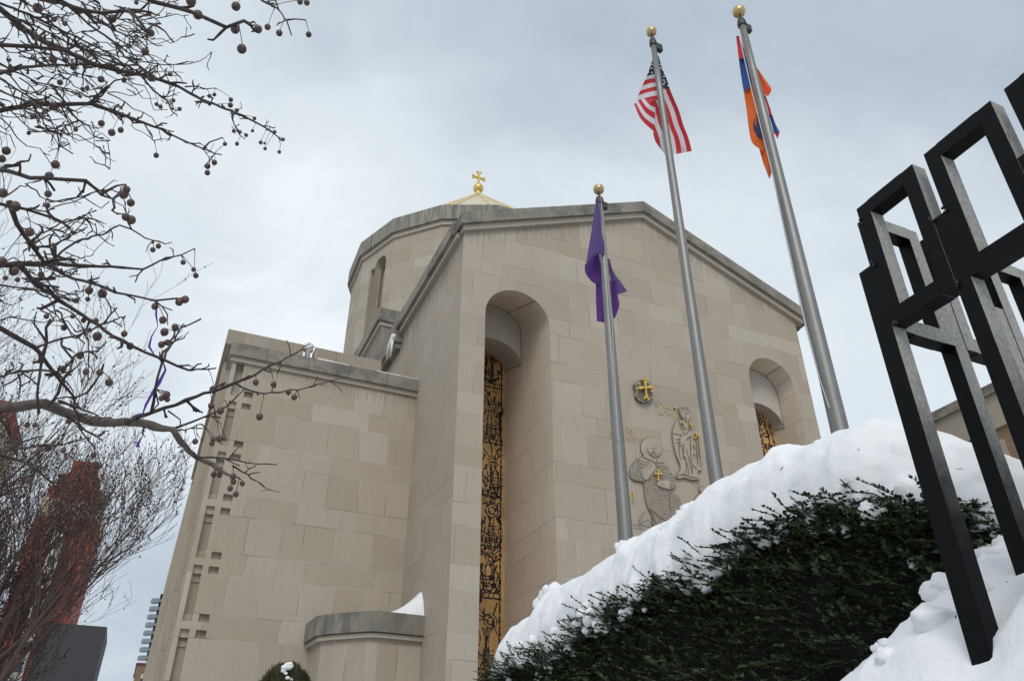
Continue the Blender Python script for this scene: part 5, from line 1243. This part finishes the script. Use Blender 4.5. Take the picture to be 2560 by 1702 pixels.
bare_tree((-2.75, 12.4, GZ), 5.3, .7, 3, (.5, 0, 0), 'dense bare tree with fine twigs in front of the red tower', 8)
bare_tree((-5.3, 12.8, GZ), 6.9, .6, 8, (.6, 0, 0), 'taller bare tree at the left picture edge, left of the red tower')

bare_tree((-3.4, 14.2, GZ), 4.3, .6, 17, (.3, 0, 0), 'smallest bare tree with tangled reddish twigs at the lower left corner', 7)

# ------------------------------------------------------------------ buildings far off
def brickmat(name, c0, c1, mort, sc1=1.0, bw=.22, bh=.07):
    m_, T, b = newmat(name); g_ = T.node('ShaderNodeNewGeometry'); sp = T.node('ShaderNodeSeparateXYZ', {0: g_.outputs['Position']}); sn_ = T.node('ShaderNodeSeparateXYZ', {0: g_.outputs['True Normal']})
    u = T.m('SUBTRACT', T.m('MULTIPLY', sp.outputs[1], sn_.outputs[0]), T.m('MULTIPLY', sp.outputs[0], sn_.outputs[1]))
    v = T.node('ShaderNodeCombineXYZ', {0: u, 1: sp.outputs[2], 2: 0.0}).outputs[0]
    br = T.node('ShaderNodeTexBrick', {'Vector': v, 'Color1': (*c0, 1), 'Color2': (*c1, 1), 'Mortar': (*mort, 1), 'Scale': 1.0, 'Mortar Size': .008 * sc1, 'Brick Width': bw * sc1, 'Row Height': bh * sc1})
    nb_ = T.noise(g_.outputs['Position'], .25 / sc1, 4.0, .6)
    T.l.new(T.mix(T.m('MULTIPLY', nb_, .35), br.outputs['Color'], tuple(x * .6 for x in c0)), b.inputs['Base Color']); b.inputs['Roughness'].default_value = .9
    return m_
M['redb'] = brickmat('red_brick', (.32, .078, .052), (.27, .066, .045), (.21, .09, .07), 4.0, .4, .3)
M['tanb'] = brickmat('tan_brick', (.50, .40, .27), (.44, .36, .25), (.4, .35, .28), 3.0)
M['buff'] = brickmat('buff_brick', (.30, .20, .115), (.24, .155, .09), (.30, .25, .19), 1.0)
M['white'] = simple('white_stone', (.55, .55, .52), .8, 0, .3, .15)
M['glass2'] = simple('window_glass', (.05, .065, .08), .25)
M['greyb'] = brickmat('grey_brick', (.060, .058, .068), (.075, .07, .08), (.06, .06, .065), 3.0)
Y0 = 170.0
def bx(mb, xa, xb, za, zb, y0=Y0, dep=18.0, mi=0): mb.box(xa * y0, xb * y0, y0, y0 + dep, za * y0 if za > -5 else GZ, zb * y0, mi)
rt = empty('red_tower', (-.115 * Y0, Y0 + 9, GZ), 'tall red brick tower with stepped crown and tan band behind bare twigs', 'building')
m = MB(); L_, R_ = -.1445, -.0805
m.box(L_ * Y0, R_ * Y0, Y0, Y0 + 20, GZ, .296 * Y0); bx(m, -.140, -.084, .318, .332, Y0 + .8, 16); bx(m, -.134, -.090, .332, .347, Y0 + 1.2, 14); bx(m, -.124, -.097, .347, .366, Y0 + 1.6, 10)
m.build('brick_wall', M['redb'], rt)
m = MB(); m.box(L_ * Y0 + .3, R_ * Y0 + .4, Y0 + .2, Y0 + 18, .296 * Y0, .318 * Y0); m.build('tan_band', M['tanb'], rt)
m = MB(); m.box(-.1205 * Y0, -.1085 * Y0, Y0 - .5, Y0, GZ, .292 * Y0); m.build('white_bay', M['white'], rt)
for k in range(15):
    zc0 = .285 * Y0 - 3.1 * k
    if zc0 < 2: break
    m = MB(); m.box(-.118 * Y0, -.1115 * Y0, Y0 - .62, Y0 - .5, zc0 - 1.2, zc0 + .5); m.build('window', M['glass2'], rt)
    for xx in (-.1265, -.1035, -.099):
        m = MB(); m.box(xx * Y0 - .25, xx * Y0 + .25, Y0 - .06, Y0, zc0 - 1.2, zc0 + .1); m.build('window', M['glass2'], rt)
gb_ = empty('grey_tower', (-.06 * 150, 155, GZ), 'dark grey block with flat top beside the red tower', 'building')
m = MB(); m.box(-.105 * 150, -.042 * 150, 150, 165, GZ, .183 * 150); m.build('wall', M['greyb'], gb_)
bt = empty('balcony_tower', (2.4, 130, GZ), 'slim pale apartment tower with a stack of curved balconies', 'building')
YB = 130.0
m = MB(); m.box(.0085 * YB, .06 * YB, YB, YB + 12, GZ, .226 * YB); m.box(.012 * YB, .06 * YB, YB + .6, YB + 12, .226 * YB, .234 * YB); m.build('wall', M['white'], bt)
for k in range(13):
    z_ = .214 * YB - k * 1.14
    m = MB(); c_ = [(1.1 - .95 * cos(t), YB + .9 - 1.1 * sin(t)) for t in [pi * i / 10 - .9 for i in range(13)]]
    polyprism(m, [(x - .72, y) for x, y in c_], z_, z_ + .5); m.build('balcony', simple('balcony_glass', (.22, .27, .31), .3), bt) if k == 0 else m.build('balcony', bpy.data.materials['balcony_glass'], bt)
    m = MB(); m.box(.55, 1.15, YB - .3, YB + .1, z_ + .5, z_ + 1.14); m.build('recess', M['core'], bt)
bb = empty('brown_block', (1.0, 95, GZ), 'low brown brick block with snow on its flat roof', 'building')
YC = 95.0
m = MB(); m.box(-.003 * YC, 3.2, YC, YC + 10, GZ, .147 * YC); m.build('wall', M['buff'], bb)
m = MB(); m.box(-.003 * YC - .12, 3.2, YC - .15, YC + 10, .147 * YC, .1485 * YC); m.build('cornice', simple('maroon_cornice', (.15, .05, .07), .7), bb)
for k in range(4):
    for xx in (.35,):
        m = MB(); m.box(xx, xx + .62, YC - .06, YC, .147 * YC - 1.75 - k * 1.5, .147 * YC - .9 - k * 1.5); w_ = m.build('window', M['glass2'], bb)
        m = MB(); m.box(xx - .06, xx + .68, YC - .1, YC - .061, .147 * YC - 1.32 - k * 1.5, .147 * YC - .88 - k * 1.5); m.build('blind', M['white'], w_)
m = MB(); m.bevbox(-.3, 3.2, YC + .3, YC + 10, .1486 * YC, .1515 * YC, .08); tag(m.build('snow_layer', M['snow']), 'snow lying on the flat roof of the low brown block', 'snow', kind='stuff')
lb = empty('tan_building', (-26, 100, GZ), 'tan brick building with red corner at the left picture edge behind the twigs', 'building')
m = MB(); m.box(-40, -.2065 * 100, 100, 112, GZ, .405 * 100); m.build('wall', M['tanb'], lb)
m = MB(); m.box(-40, -.204 * 100, 99.8, 112, .405 * 100, .425 * 100); m.build('cornice', M['redb'], lb)
for k in range(9):
    m = MB(); m.box(-.2065 * 100 - 2.2, -.2065 * 100 - 1.2, 99.9, 100, .38 * 100 - k * 3.2, .395 * 100 - k * 3.2); m.build('window', M['glass2'], lb)

# ------------------------------------------------------------------ brick parish building at the right
pb = empty('brick_building', (31, 20, GZ), 'buff brick building with pale stone parapet behind the fence at right', 'building')
m = MB(); m.box(30.12, 42, 4, 48, GZ, 13.75); m.build('brick_wall', M['buff'], pb)
m = MB(); m.box(30.0, 42, 4, 48, 13.75, 15.15); m.build('stone_band', stone('parish_stone', joints=False, tone=.95), pb)
m = MB(); m.box(29.85, 42, 4, 48, 15.15, 15.56); m.build('coping', M['cop'], pb)
for y_ in (9.0, 12.6, 16.4, 27.5, 33):
    m = MB(); m.box(30.06, 30.12, y_ - .75, y_ + .75, 8.6, 12.2); w_ = m.build('window', M['glass2'], pb)
    m = MB()
    for (a, b_, c_, d_) in ((y_ - .85, y_ - .75, 8.5, 12.3), (y_ + .75, y_ + .85, 8.5, 12.3), (y_ - .75, y_ + .75, 12.2, 12.3), (y_ - .75, y_ + .75, 8.5, 8.6), (y_ - .03, y_ + .03, 8.6, 12.2), (y_ - .75, y_ + .75, 10.4, 10.48)): m.box(30.0, 30.1, a, b_, c_, d_)
    m.build('window_frame', simple('maroon_frame', (.10, .03, .035), .6), w_)
for y_ in (18.9, 22.5, 15.0):
    m = MB(); m.box(30.05, 30.12, y_ - .42, y_ + .42, 12.35, 13.25); pn = m.build('stone_panel', M['plain'], pb)
    m = MB(); m.tube([(30.04, y_ + .28 * cos(t), 12.8 + .28 * sin(t)) for t in [2 * pi * k / 16 for k in range(17)]], .03, 5); m.build('carved_ring', M['plain'], pn)
